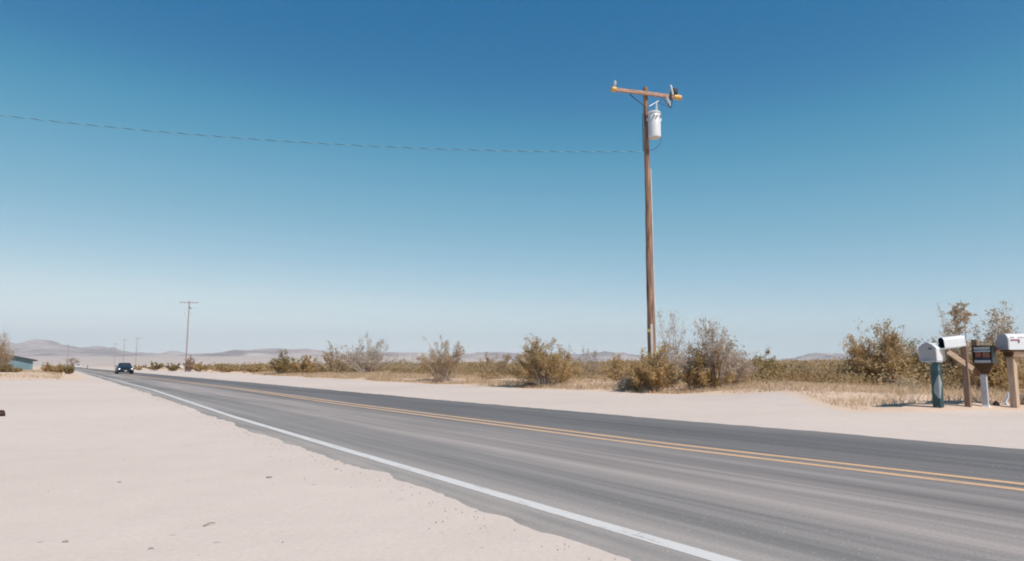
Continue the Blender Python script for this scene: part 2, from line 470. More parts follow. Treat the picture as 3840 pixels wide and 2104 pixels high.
def ip(T): return lambda s_: float(np.interp(s_, T[:, 0], T[:, 1]))
fW, fL, fY, fR = ip(T_WHITE), ip(T_LEFT), ip(T_YEL), ip(T_RIGHT)
print('L at s=5,20,40', [(round(f_(5), 2), round(f_(20), 2), round(f_(40), 2)) for f_ in (fW, fL, fY, fR)])
def nz(s_, k, a): return float(fbm(np.array([s_ * k]), np.array([k * 3.3]), 4)[0] - .5) * a
def left_edge(s_): return fL(s_) + nz(s_, .6, .16) + nz(s_, 3.1, .14) + nz(s_, 9, .07)
def right_edge(s_): return fR(s_) + nz(s_ + 50, .7, .2) + nz(s_ + 9, 4, .14)
road = strip('road', left_edge, right_edge, .008, M_road, svals); tag(road, kind='structure')
sm = list(np.arange(-60, 90, .5)) + list(np.arange(90, 640, 4.0))
wl = strip('road_edge_line', lambda s_: fW(s_) - .055, lambda s_: fW(s_) + .055, .0096, M_whiteline, sm); tag(wl, kind='structure')
ym = MB()
for off in (-.14, .14):
    base = len(ym.v)
    for s_ in sm: ym.v += [(fY(s_) + off - .055, s_, .0096), (fY(s_) + off + .055, s_, .0096)]
    for k in range(len(sm) - 1): ym.f.append((base + 2 * k, base + 2 * k + 1, base + 2 * k + 3, base + 2 * k + 2))
yl = ym.build('road_centre_lines', M_yellowline); yl.rotation_euler = (0, 0, TH); tag(yl, kind='structure')

# ------------------------------------------------------------------ hills
prof = [(-700, 1320), (-300, 1300), (0, 1290), (60, 1285), (130, 1273), (165, 1272), (220, 1281), (270, 1297), (300, 1303), (345, 1297), (375, 1302), (400, 1311), (425, 1308), (450, 1317), (480, 1325), (600, 1328), (640, 1322), (700, 1325), (760, 1330), (830, 1327), (880, 1317), (940, 1314), (1010, 1310), (1045, 1311), (1100, 1322), (1200, 1332), (1300, 1333), (1450, 1338), (1550, 1335), (1650, 1338), (1740, 1332), (1800, 1324), (1850, 1321), (1920, 1322), (1980, 1330), (2050, 1335), (2150, 1332), (2230, 1325), (2290, 1320), (2350, 1322), (2420, 1338), (2500, 1334), (2560, 1338), (2700, 1346), (2800, 1351), (2900, 1352), (2980, 1342), (3030, 1328), (3080, 1325), (3150, 1328), (3220, 1340), (3300, 1346), (3500, 1338), (3700, 1344), (4200, 1335), (5200, 1340)]
pa = np.array([math.atan((p[0] - 1920) * CP / F) for p in prof])
ph = np.array([1372 - p[1] for p in prof], float)
ha = np.linspace(R(-46), R(50), 700); hr = np.linspace(4300, 7900, 80)
HA, HR = np.meshgrid(ha, hr)
hx, hy = HR * np.sin(HA), HR * np.cos(HA)
def peak(rc): 
    hpx = np.interp(HA, pa, ph); return HCAM + hpx / F * (rc * np.cos(HA))
base_z = terrain(hx, hy) - 6
rg = 1 - np.abs(2 * fbm(hx * .0042, hy * .0032, 5) - 1) * 2.2
H1 = peak(6300) * (1 + .22 * (fbm(HA * 55, HA * 0 + 11, 4) - .5))
sh1 = np.exp(-((HR - 6300 - 350 * (fbm(HA * 14, HA * 0 + 2, 3) - .5)) / 900) ** 2)
z1 = base_z + np.maximum(H1 - base_z, 0) * sh1 * (.72 + .36 * rg)
lowh = fbm(HA * 11 + 40, HA * 0 + 7, 4)
sh2 = np.exp(-((HR - 5000) / 330) ** 2)
z2 = base_z + np.maximum(H1 * .55 * (lowh * 1.5 - .2), 0) * sh2 * (.6 + .4 * rg)
hz = np.maximum(z1, z2)
hz = np.where((HR < 4350) | (HR > 7850), base_z - 10, hz)
HV = np.stack([hx.ravel(), hy.ravel(), hz.ravel()], 1)
na2 = len(ha); i = np.arange(len(hr) - 1)[:, None]; j = np.arange(na2 - 1)[None, :]
HQ = np.stack([i * na2 + j, i * na2 + j + 1, (i + 1) * na2 + j + 1, (i + 1) * na2 + j], -1).reshape(-1, 4)[:, ::-1]
hills = link('hills', arr_mesh('hills', HV, HQ, smooth=True), M_hill); tag(hills, kind='structure')

# ------------------------------------------------------------------ plants
def tubes(P, rad0, rad1, n=3):
    """P: (k, m, 3) polylines -> verts, quads"""
    k, m, _ = P.shape
    t = np.zeros_like(P); t[:, 1:-1] = P[:, 2:] - P[:, :-2]; t[:, 0] = P[:, 1] - P[:, 0]; t[:, -1] = P[:, -1] - P[:, -2]
    t /= np.linalg.norm(t, axis=2, keepdims=True) + 1e-9
    a = np.where(np.abs(t[..., 2:3]) < .9, np.array([0, 0, 1.]), np.array([1., 0, 0]))
    u = np.cross(t, a); u /= np.linalg.norm(u, axis=2, keepdims=True) + 1e-9
    v = np.cross(t, u)
    rr = np.linspace(0, 1, m)[None, :, None]
    rr = np.asarray(rad0).reshape(-1, 1, 1) * (1 - rr) + np.asarray(rad1).reshape(-1, 1, 1) * rr
    ang = 2 * np.pi * np.arange(n) / n
    W = P[:, :, None, :] + rr[..., None] * (u[:, :, None, :] * np.cos(ang)[:, None] + v[:, :, None, :] * np.sin(ang)[:, None])
    V = W.reshape(-1, 3)
    kk = np.arange(k)[:, None, None]; mm = np.arange(m - 1)[None, :, None]; nn = np.arange(n)[None, None, :]
    b = kk * m * n
    q = np.stack([b + mm * n + nn, b + mm * n + (nn + 1) % n, b + (mm + 1) * n + (nn + 1) % n, b + (mm + 1) * n + nn], -1).reshape(-1, 4)
    return V, q
def leaves(c, size, r_):
    n = len(c)
    d = r_.normal(size=(n, 3)); d /= np.linalg.norm(d, axis=1, keepdims=True)
    e = r_.normal(size=(n, 3)); e -= d * (e * d).sum(1, keepdims=True); e /= np.linalg.norm(e, axis=1, keepdims=True)
    s = (size * r_.uniform(.6, 1.4, n))[:, None]
    V = np.stack([c - d * s, c + e * s * .5, c + d * s, c - e * s * .5], 1).reshape(-1, 3)
    q = np.arange(4 * n).reshape(-1, 4)
    return V, q
def bush_arrays(seed, W, H, nst=40, ntw=9, nlf=3500, leaf=.03, sparse=0.0, dome=.75, lean=0.0):
    r_ = np.random.default_rng(seed)
    az = r_.uniform(0, 2 * np.pi, nst); u = r_.random(nst) ** .55
    rho = W / 2 * u
    hh = H * (r_.uniform(.62, 1.0, nst)) * np.sqrt(np.clip(1 - dome * u ** 2, .05, 1))
    hh *= .86; nh = 3 + nst // 10; hh[:nh] = H * r_.uniform(.88, 1.08, nh) * np.where(np.arange(nh) < 3, 1, .93); rho[:nh] *= .72
    p0 = np.stack([np.cos(az) * rho * .12, np.sin(az) * rho * .12, np.zeros(nst) - .08], 1)
    p2 = np.stack([np.cos(az) * rho + lean * hh, np.sin(az) * rho, hh], 1)
    p1 = p0 + (p2 - p0) * np.array([.38, .38, .55]) + r_.normal(0, .05 * H, (nst, 3))
    t = np.linspace(0, 1, 7)[None, :, None]
    S = (1 - t) ** 2 * p0[:, None] + 2 * t * (1 - t) * p1[:, None] + t ** 2 * p2[:, None]
    S[:, 1:] += r_.normal(0, .016 * H, S[:, 1:].shape)
    V1, Q1 = tubes(S, np.full(nst, .011) * max(.8, H), np.full(nst, .003), 3)
    # twigs
    k = r_.integers(0, nst, nst * ntw); tt = r_.uniform(.3 + .3 * sparse, 1, len(k))
    seg = np.minimum((tt * 6).astype(int), 5); fr = tt * 6 - seg
    b = S[k, seg] * (1 - fr[:, None]) + S[k, seg + 1] * fr[:, None]
    d = S[k, seg + 1] - S[k, seg]; d /= np.linalg.norm(d, axis=1, keepdims=True) + 1e-9
    d = d + r_.normal(0, .6, d.shape); d[:, 2] += .25; d /= np.linalg.norm(d, axis=1, keepdims=True)
    ln = H * r_.uniform(.10, .24, len(k)) * (1.15 - .5 * tt)
    mid = b + d * ln[:, None] * .5 + r_.normal(0, .012 * H, b.shape); e = b + d * ln[:, None] + np.array([0, 0, .02])
    Tw = np.stack([b, mid, e], 1)
    V2, Q2 = tubes(Tw, np.full(len(k), .0045), np.full(len(k), .002), 3)
    SV = np.vstack([V1, V2]); SQ = np.vstack([Q1, Q2 + len(V1)])
    # leaves on the twigs, clumped: some twigs carry many leaves, some few
    wt = r_.random(len(k)) ** (1 + 2.5 * sparse) + .05; wt /= wt.sum()
    q = r_.choice(len(k), nlf, p=wt)
    a = r_.random(nlf) ** .7
    c = np.where((a < .5)[:, None], b[q] + (mid[q] - b[q]) * (a * 2)[:, None], mid[q] + (e[q] - mid[q]) * ((a - .5) * 2)[:, None])
    c = c + r_.normal(0, .028 * (1 + .5 * H), c.shape)
    c[:, 2] = np.maximum(c[:, 2], .01)
    LV, LQ = leaves(c, leaf, r_)
    ct = r_.random(len(k))
    tone = np.clip(.5 + .55 * (ct[q] - .5) + r_.normal(0, .14, nlf), 0, 1)
    return SV, SQ, LV, LQ, tone
def add_bush(name, x, y, W, H, style, label, seed, group=None, cat='bush', sink=.03, **k):
    SV, SQ, LV, LQ, tone = bush_arrays(seed, W, H, **k)
    root = empty(name, (x, y, tz(x, y) - sink), 0, label, cat, group)
    link('stems', arr_mesh('stems', SV, SQ), M_stem, root)
    link('foliage', arr_mesh('foliage', LV, LQ, tone), M_leaf[style], root)
    return root

Kv = 3840 / 2575.
GB = 'desert bushes along the far side of the road'
# centre x, top, base, half width in photo pixels of the 2575 wide view
BS = [
    (1115, 862, 962, 56, 'mixed', 'rounded olive grey creosote bush left of centre with a brown tumbleweed at its foot', dict(nst=46, ntw=11, nlf=4200, sparse=.25)),
    (925, 856, 948, 62, 'gray', 'wide pale grey twiggy dry bush, the tallest left of centre', dict(nst=60, ntw=12, nlf=3000, sparse=.5)),
    (842, 880, 947, 40, 'mixed', 'thin brown and grey bush directly left of the wide pale grey one', dict(nst=40, ntw=9, nlf=2400, sparse=.3)),
    (762, 902, 944, 40, 'olive', 'low yellow olive bush with a flat top near the left end of the roadside thicket', dict(nst=40, ntw=9, nlf=3200)),
    (712, 890, 944, 30, 'green', 'upright dark olive bush, leftmost big one of the roadside thicket', dict(nst=40, ntw=9, nlf=3000)),
    (1028, 906, 948, 36, 'gray', 'small pinkish grey dead bush in the low gap left of the centre bushes', dict(nst=30, ntw=8, nlf=1100, sparse=.5)),
    (1240, 905, 956, 52, 'mixed', 'low wide brush filling the dip between the two big centre bushes', dict(nst=40, ntw=9, nlf=3000, sparse=.2)),
    (1370, 868, 976, 66, 'olive', 'big spiky golden olive bush in the middle of the roadside', dict(nst=60, ntw=11, nlf=6500, sparse=.1)),
    (1332, 880, 972, 34, 'olive', 'upright olive bush leaning against the left side of the big golden one', dict(nst=30, ntw=9, nlf=2600)),
    (1420, 888, 968, 30, 'mixed', 'narrow grey olive bush at the right side of the big golden one', dict(nst=26, ntw=9, nlf=1700, sparse=.3)),
    (1480, 893, 962, 34, 'gray', 'thin grey bush with bare tips between the golden bush and the pole', dict(nst=30, ntw=8, nlf=1000, sparse=.6)),
    (1552, 898, 968, 30, 'olive', 'small pointed olive bush a little left of the tall pole', dict(nst=26, ntw=9, nlf=2000)),
    (1640, 884, 988, 62, 'olive', 'dense olive bush growing right at the foot of the tall pole', dict(nst=60, ntw=11, nlf=6500, sparse=.1)),
    (1690, 806, 972, 46, 'gray', 'tall see-through bush with thin grey branches right behind the pole', dict(nst=22, ntw=10, nlf=1500, sparse=.8)),
    (1798, 822, 990, 74, 'gray', 'tall broad bush with open grey branch tips right of the pole', dict(nst=46, ntw=13, nlf=3600, sparse=.8)),
    (1780, 885, 990, 50, 'olive', 'dense olive bush in the skirts of the tall grey branched one right of the pole', dict(nst=46, ntw=11, nlf=4600)),
    (1840, 905, 984, 40, 'olive', 'low golden bush at the right foot of the tall grey branched one', dict(nst=36, ntw=9, nlf=2800)),
    (1925, 903, 972, 46, 'green', 'round dark olive bush alone between the pole bushes and the mailboxes', dict(nst=46, ntw=10, nlf=4200)),
    (2010, 920, 970, 46, 'mixed', 'low brownish olive brush right of the round dark olive bush', dict(nst=36, ntw=9, nlf=2600)),
    (2092, 924, 972, 44, 'mixed', 'low brush at the left end of the big thicket by the mailboxes', dict(nst=36, ntw=9, nlf=2600)),
    (2185, 846, 982, 60, 'olive', 'big olive bush with feathery grey tips, left part of the thicket beside the mailboxes', dict(nst=56, ntw=12, nlf=5600, sparse=.45)),
    (2250, 836, 984, 52, 'olive', 'tallest olive bush just left of the mailboxes', dict(nst=50, ntw=12, nlf=5200, sparse=.4)),
    (2300, 870, 982, 40, 'green', 'dark olive bush directly behind the leftmost mailbox', dict(nst=44, ntw=10, nlf=3600, sparse=.2)),
    (2392, 818, 985, 52, 'mixed', 'grey olive bush behind the arched mailbox with the dark opening', dict(nst=46, ntw=12, nlf=3800, sparse=.5)),
    (2510, 808, 990, 60, 'mixed', 'loose bush with scattered dark leaf tufts behind the two right hand mailboxes', dict(nst=46, ntw=12, nlf=3800, sparse=.6)),
    (2500, 890, 1000, 70, 'olive', 'dense low olive bush behind the legs of the right hand mailboxes', dict(nst=50, ntw=11, nlf=5200)),
    (1590, 940, 986, 30, 'gray', 'small brown grey dome of dead twigs in the grass left of the pole foot', dict(nst=46, ntw=12, nlf=2200, dome=.9)),
    (640, 916, 940, 24, 'olive', 'small far olive bush left of the dark upright one', dict(nst=30, ntw=8, nlf=1400)),
    (560, 916, 938, 30, 'olive', 'far olive bush right of the second pole', dict(nst=30, ntw=8, nlf=1500)),
    (475, 903, 935, 16, 'brown', 'reddish brown bush at the foot of the second pole', dict(nst=30, ntw=8, nlf=1300)),
    (505, 914, 936, 24, 'olive', 'far olive bush touching the right side of the reddish brown one', dict(nst=30, ntw=8, nlf=1400)),
    (435, 915, 934, 18, 'green', 'far dark olive bush behind the white roadside board', dict(nst=30, ntw=8, nlf=1400)),
    (388, 912, 932, 24, 'green', 'far dark olive bush right of the oncoming blue car', dict(nst=30, ntw=8, nlf=1400)),
    (350, 920, 931, 12, 'olive', 'tiny far bush just behind the oncoming blue car', dict(nst=24, ntw=7, nlf=700)),
]
for q, (cx, top, base, hw, st, lab, kw) in enumerate(BS):
    g0 = ground(cx * Kv, base * Kv)
    Y = g0.y
    x = at(cx * Kv, base * Kv, Y).x
    H = (base - top) * Kv / F * Y * 1.07; W = 2 * hw * Kv / F * Y * 1.3
    k = dict(kw); k['leaf'] = .032 if Y < 40 else .032 * Y / 40; k['nlf'] = int(k['nlf'] * 1.9)
    add_bush('creosote_bush' if st in ('olive', 'green', 'mixed') else 'dry_bush', x, Y, W, H, st, lab, 100 + q, GB, **k)

# tall thin creosote with umbrella crown behind second post
def tall_plant():
    r_ = np.random.default_rng(5)
    Y = 16.5; p = at(2432 * Kv, 985 * Kv, Y); x = p.x
    root = empty('creosote_bush', (x, Y, tz(x, Y) - .03), 0, 'tallest creosote with thin bare stems and an umbrella of leaf tufts above the mailboxes', 'bush', GB)
    H = at(2432 * Kv, 760 * Kv, Y).z - tz(x, Y)
    S = []; tips = []
    for k in range(7):
        tx = r_.uniform(-.22, .26); ty = r_.uniform(-.2, .2); th = H * r_.uniform(.80, 1.0) if k > 1 else H
        a = np.array([r_.normal(0, .03), r_.normal(0, .03), 0]); m_ = np.array([r_.normal(0.02, .04), r_.normal(0, .04), th * .55]); e = np.array([tx, ty, th])
        t = np.linspace(0, 1, 9)[:, None]
        S.append((1 - t) ** 2 * a + 2 * t * (1 - t) * m_ + t ** 2 * e)
    S = np.array(S)
    V1, Q1 = tubes(S, np.full(7, .012), np.full(7, .004), 4)
    k = r_.integers(0, 7, 90); tt = r_.uniform(.78, 1, 90); seg = np.minimum((tt * 8).astype(int), 7); fr = (tt * 8 - seg)[:, None]
    b = S[k, seg] * (1 - fr) + S[k, seg + 1] * fr
    d = r_.normal(0, 1, (90, 3)); d[:, 2] = np.abs(d[:, 2]) * .35; d /= np.linalg.norm(d, axis=1, keepdims=True)
    e = b + d * r_.uniform(.10, .26, 90)[:, None]
    V2, Q2 = tubes(np.stack([b, (b + e) / 2 + r_.normal(0, .01, b.shape), e], 1), np.full(90, .0045), np.full(90, .002), 3)
    link('stems', arr_mesh('stems', np.vstack([V1, V2]), np.vstack([Q1, Q2 + len(V1)]) if Q1.shape[1] == Q2.shape[1] else Q1), M_stem, root)
    q = r_.integers(0, 90, 1500); a = r_.random(1500)[:, None] ** .5
    c = b[q] + (e[q] - b[q]) * a + r_.normal(0, .018, (1500, 3))
    LV, LQ = leaves(c, .022, r_)
    link('foliage', arr_mesh('foliage', LV, LQ, r_.random(1500)), M_leaf['mixed'], root)
tall_plant()

# left side shrubs
g0 = (ground(60 * Kv, 950 * Kv))
LS = [
    (120, 905, 926, 18, 75, 'olive', 'brown olive shrub in the left end of the hedge row beside the dark roof'),
    (148, 903, 926, 17, 75, 'olive', 'golden olive shrub in the middle of the low hedge left of the road'),
    (175, 901, 924, 13, 75, 'green', 'darkest green shrub at the right end of the hedge left of the road'),
    (3, 832, 926, 27, 60, 'mixed', 'tall feathery bush cut by the left edge of the picture'),
    (18, 908, 928, 30, 58, 'green', 'low grey green shrub in front of the teal wall at the left edge'),
]
for q, (cx, top, base, hw, Y, st, lab) in enumerate(LS):
    p = at(cx * Kv, base * Kv, Y)
    H = (base - top) * Kv / F * Y * 1.05; W = 2 * hw * Kv / F * Y * 1.15
    add_bush('shrub', p.x, Y, W, H + .1, st, lab, 300 + q, 'shrubs on the near left side of the road', leaf=.05 if q < 3 else .045, nst=46, ntw=10, nlf=3800, dome=.45 if q < 3 else .8, sink=.1)
# far grey tree left of the road end
def far_tree():
    Y = 260; p = at(272, 1366, Y)
    root = empty('tree', (p.x, Y, tz(p.x, Y)), 0, 'small pale far tree beside the road end left of the distant white car', 'tree')
    mb = MB(); mb.tube([(0, 0, -.2), (.05, 0, 1.2), (.1, 0, 2.3)], [.16, .11, .06], 6); mb.tube([(.04, 0, 1), (-.7, .2, 2.2)], [.08, .03], 5); mb.tube([(.05, 0, 1.2), (.8, -.2, 2.4)], [.08, .03], 5)
    mb.build('trunk', M_stem, root)
    r_ = np.random.default_rng(9); c = []
    for k in range(16):
        cc = np.array([r_.normal(0, .9), r_.normal(0, .8), r_.uniform(1.3, 3.6)]); c.append(cc + r_.normal(0, .32, (60, 3)))
    c = np.vstack(c); LV, LQ = leaves(c, .16, r_)
    link('crown', arr_mesh('crown', LV, LQ, r_.random(len(c))), M_leaf['gray'], root)
far_tree()

# tumbleweeds
def tumbleweed(px, py, Wm, Hm, label, seed, style='brown'):
    g0 = ground(px * Kv, py * Kv)
    r_ = np.random.default_rng(seed)
    root = empty('tumbleweed', (g0.x, g0.y, tz(g0.x, g0.y) - .02), 0, label, 'tumbleweed', 'brown tumbleweeds by the road')
    n = 160; d = r_.normal(size=(n, 3)); d[:, 2] = np.abs(d[:, 2]); d /= np.linalg.norm(d, axis=1, keepdims=True)
    e = d * np.array([Wm / 2, Wm / 2, Hm]) * r_.uniform(.8, 1, n)[:, None]
    m_ = e * .55 + r_.normal(0, .03, e.shape); e2 = e + r_.normal(0, .07, e.shape); e2[:, 2] = np.abs(e2[:, 2])
    V1, Q1 = tubes(np.stack([np.zeros_like(e), m_, e, e2], 1), np.full(n, .006), np.full(n, .0025), 3)
    link('stems', arr_mesh('stems', V1, Q1), M_stem, root)
    d = r_.normal(size=(2600, 3)); d[:, 2] = np.abs(d[:, 2]); d /= np.linalg.norm(d, axis=1, keepdims=True)
    c = d * np.array([Wm / 2, Wm / 2, Hm]) * (r_.random(2600)[:, None] ** .33); LV, LQ = leaves(c, .022, r_)
    link('foliage', arr_mesh('foliage', LV, LQ, r_.random(2600)), M_leaf[style], root)
tumbleweed(1102, 966, .72, .42, 'round brown tumbleweed resting against the olive grey bush left of centre', 11)
tumbleweed(1330, 976, .60, .20, 'flat reddish tumbleweed at the left foot of the golden bush', 12)
tumbleweed(2285, 1000, .9, .45, 'pale bleached tangle of dead branches left of the leftmost mailbox', 13, 'straw')

# dry grass: one stuff object
def grass():
    r_ = np.random.default_rng(21)
    n = 420000
    s = r_.uniform(-6, 75, n); l = r_.uniform(10.5, 30, n)
    x = -ST * s + CT * l; y = CT * s + ST * l
    dr = dryness(x, y)
    pat = fbm(x * .55, y * .55, 3)
    keep = (dr > .7) & (pat + r_.normal(0, .06, n) > np.where((x > 3.5) & (y < 23), .33, .42)) & (y > np.where(x > 6.6, 13.55, 13.25) + r_.uniform(0, .5, n))
    x, y = x[keep], y[keep]
    # left berm
    m = 42000
    y2 = r_.uniform(44, 85, m); x2 = r_.uniform(-62, -18, m); l2 = CT * x2 + ST * y2
    k2 = (l2 < .2) & (fbm(x2 * .4, y2 * .4, 3) > .40)
    x = np.concatenate([x, x2[k2]]); y = np.concatenate([y, y2[k2]])
    n = len(x); z = terrain(x, y)
    h = r_.uniform(.05, .21, n) * (.4 + 1.3 * fbm(x * .3 + 3, y * .3, 2)); wd = .006 + .00022 * y
    a = r_.uniform(0, np.pi, n); lx = r_.normal(0, .5, n) * h; ly = r_.normal(0, .5, n) * h
    P = np.stack([x, y, z - .01], 1)
    u = np.stack([np.cos(a), np.sin(a), np.zeros(n)], 1) * wd[:, None]
    V = np.stack([P - u, P + u, P + np.stack([lx, ly, h], 1)], 1).reshape(-1, 3)
    o = link('dry_grass', arr_mesh('dry_grass', V, np.arange(3 * n).reshape(-1, 3), r_.random(n)), M_grass)
    tag(o, 'pale straw coloured dry grass covering the ground under the bushes', 'dry grass', kind='stuff')
grass()

# low scrub behind the roadside bushes and far away: one stuff object
def scrub():
    r_ = np.random.default_rng(33)
    cs = []; sz = []; tn = []
    def clump(x, y, W, H, n, leaf):
        d = r_.normal(size=(n, 3)); d[:, 2] = np.abs(d[:, 2]); d /= np.linalg.norm(d, axis=1, keepdims=True)
        c = d * np.array([W / 2, W / 2, H]) * (r_.random(n)[:, None] ** .4) * r_.uniform(.75, 1.1, (n, 1))
        c[:, 0] += x; c[:, 1] += y; c[:, 2] += tz(x, y)
        cs.append(c); sz.append(np.full(n, leaf)); tn.append(np.clip(r_.random() * .7 + .15 + r_.normal(0, .12, n), 0, 1))
    # mid band
    for k in range(1250):
        s = r_.uniform(-10, 130); l = r_.uniform(19, 19 + 26) if r_.random() < .75 else r_.uniform(19, 70)
        x = -ST * s + CT * l; y = CT * s + ST * l
        if y < 17: continue
        if abs(x / y) > .95: continue
        H = r_.uniform(.55, 1.12); clump(x, y, H * r_.uniform(1.5, 2.8), H, 340, .045 * max(1, y / 45))
    # far band
    for k in range(3000):
        y = 70 * (420 / 70) ** (r_.random() ** .8); x = y * r_.uniform(-.95, .9)
        if x < .1 * y and y > 170: continue
        s_, l_ = sl(x, y)
        if -8 < l_ < 17: continue
        if l_ < 0 and y < 110: continue
        H = r_.uniform(.5, 1.3); clump(x, y, H * r_.uniform(1.3, 2.2), H, int(50), .09 * max(1, y / 150))
    for k in range(700):
        y = 420 * (1500 / 420) ** r_.random(); x = y * r_.uniform(.1, .9)
        H = r_.uniform(1, 2.2); clump(x, y, H * 2.5, H, 8, H * .5)
    c = np.vstack(cs); sz_ = np.concatenate(sz)
    d = r_.normal(size=c.shape); d /= np.linalg.norm(d, axis=1, keepdims=True)
    e = r_.normal(size=c.shape); e -= d * (e * d).sum(1, keepdims=True); e /= np.linalg.norm(e, axis=1, keepdims=True)
    s = (sz_ * r_.uniform(.6, 1.4, len(c)))[:, None]
    V = np.stack([c - d * s, c + e * s * .55, c + d * s, c - e * s * .55], 1).reshape(-1, 3)
    o = link('desert_scrub', arr_mesh('desert_scrub', V, np.arange(len(V)).reshape(-1, 4), np.concatenate(tn)), M_scrub)
    tag(o, 'low olive brown desert scrub spreading behind the roadside bushes to the hills', 'scrub', kind='stuff')
scrub()

# ------------------------------------------------------------------ utility poles
ARM = R(17.7)
def pin_insulator(M=None, h=.20):
    m = MB(); m.lathe([(.012, -.06), (.012, .02), (.035, .02), (.055, .05), (.04, .07), (.06, .10), (.04, .125), (.05, .15), (.028, h - .02), (.01, h)], 12, M); return m
def utility_pole(px_top, py_top, px_base, Y, name_label, detail=0, arm_half=1.25, group='wooden utility poles along the road', arm=True):
    top = at(px_top, py_top, Y)
    x = top.x; y = Y; zb = tz(x, y)
    H = top.z - zb
    root = empty('utility_pole', (x, y, zb), 0, name_label, 'utility pole', group)
    m = MB(); n = 14
    zs = np.linspace(-.3, H, 26 if detail else 4)
    r_ = np.random.default_rng(int(Y))
    m.tube([(r_.normal(0, .004 if detail else 0), r_.normal(0, .004 if detail else 0), z) for z in zs], [(.128 - .05 * max(z, 0) / H) * (1 if detail else .9) for z in zs], n)
    m.build('pole', M_wood_pole if detail else M_wood_far, root, smooth=True)
    if arm:
        za = H - .27
        Rz = Matrix.Rotation(ARM, 3, 'Z')
        b = MB(); b.box((0, 0, 0), (2 * arm_half, .095, .12), None)
        a = b.build('crossarm', M_wood_arm if detail else M_wood_far, root); a.rotation_euler = (0, 0, ARM); off = Rz @ Vector((0, -.135, 0)); a.location = (off.x, off.y, za)
    return root, H, x, y, zb
root, PH, PX, PY, PZ = utility_pole(2420, 328, 2430, 24.0, 'tall wooden pole with a crossarm and white transformer, nearest the camera', 1)
Rz = Matrix.Rotation(ARM, 3, 'Z')
def A_(u, v_, z): # arm frame -> root local
    q = Rz @ Vector((u, v_ - .135, 0)); return Vector((q.x, q.y, z))
za = PH - .27
for sgn in (-1, 1):
    m = MB()
    Mx = Matrix.Translation(A_(sgn * 1.25, 0, za)) @ Matrix.Rotation(ARM, 4, 'Z') @ Matrix.Rotation(R(90), 4, 'Y')
    ln = .13 if sgn < 0 else .26
    m.lathe([(.03, -ln), (.085, -ln + .03), (.095, 0), (.088, .05), (.04, .08)], 14, Mx)
    m.build('end_cap', M_yellow, root, smooth=True)
    m = MB(); m.tube([A_(sgn * .62, .06, za - .05), A_(sgn * .62, .075, za - .09), A_(sgn * .06, .0, za - .50 + (.05 if sgn > 0 else 0))], [.016, .016, .016], 6)
    m.build('brace', M_darksteel if sgn < 0 else M_steel, root)
m = pin_insulator(Matrix.Translation(A_(-1.22, 0, za + .12))); m.build('insulator', M_porcelain, root, smooth=True)
m = MB(); m.lathe([(.02, 0), (.05, .02), (.035, .06), (.05, .09), (.035, .13), (.05, .16), (.035, .2), (.05, .23), (.035, .27), (.045, .3), (.02, .36), (.01, .38)], 12,
                  Matrix.Translation(A_(.93, -.1, za + .02)) @ Matrix.Rotation(R(-10), 4, 'Y')); m.build('arrester', M_porcelain, root, smooth=True)
m = MB(); m.lathe([(.06, 0), (.11, .02), (.115, .15), (.095, .20), (.03, .23)], 12, Matrix.Translation(A_(1.06, 0, za + .09))); m.build('insulator_cover', M_black, root, smooth=True)
# fused cutout under the arm
m = MB()
m.tube([A_(.70, -.08, za - .08), A_(.74, -.1, za - .24), A_(.82, -.1, za - .38)], [.03, .036, .03], 8)
for t_ in (.3, .5, .7):
    p = A_(.70, -.08, za - .08).lerp(A_(.82, -.1, za - .38), t_); m.tube([p + Vector((-.008, 0, .018)), p + Vector((.008, 0, -.018))], .052, 10)
m.build('fuse_cutout', M_porcelain, root, smooth=True)
m = MB()
m.tube([A_(.58, -.1, za - .17), A_(.68, -.14, za - .34), A_(.80, -.15, za - .46)], .016, 6)
m.tube([A_(.86, -.1, za - .02), A_(.90, -.12, za - .2), A_(.82, -.13, za - .48)], .014, 6)
m.tube([A_(.9, -.06, za + .16), A_(.85, -.09, za - .16)], .045, 6)
m.build('cutout_hardware', M_darksteel, root)
# transformer
tc = Vector((.245, -.17, 0)); zt0 = at(2446, 519, 23.85).z - PZ; zt1 = at(2446, 424, 23.85).z - PZ
m = MB(); m.lathe([(.06, zt0 + .0), (.19, zt0), (.215, zt0 + .025), (.215, zt1 - .05), (.20, zt1 - .03)], 28, Matrix.Translation(tc))
tank = m.build('transformer', M_tank, root, smooth=True)
m = MB(); m.lathe([(.222, zt1 - .055), (.232, zt1 - .045), (.232, zt1 - .015), (.20, zt1 + .02), (.08, zt1 + .05), (.02, zt1 + .055)], 28, Matrix.Translation(tc)); m.build('lid', M_tank, tank, smooth=True)
m = MB(); m.lathe([(.03, 0), (.055, .03), (.035, .06), (.06, .10), (.035, .13), (.055, .16), (.03, .2), (.04, .23), (.02, .28), (.008, .33)], 12, Matrix.Translation(tc + Vector((.08, -.02, zt1 + .04)))); m.build('bushing', M_porcelain, tank, smooth=True)
for k, an in enumerate((-100, -75, -40)):
    d = Vector((math.cos(R(an)), math.sin(R(an)), 0)); p = tc + d * .21 + Vector((0, 0, zt1 - .17))
    m = MB(); m.tube([p, p + d * .07, p + d * .075], [.028, .028, .012], 8); m.build('terminal', M_steel, tank)
for an in (5, 175):
    m = MB(); d = Vector((math.cos(R(an)), math.sin(R(an)), 0)); m.box(tc + d * .235 + Vector((0, 0, zt1 - .24)), (.05, .03, .09)); m.build('lifting_lug', M_tank, tank)
for z in (zt1 - .2, zt0 + .2):
    m = MB(); m.box((.13, -.09, z), (.2, .12, .06)); m.build('mounting_bracket', M_steel, root)
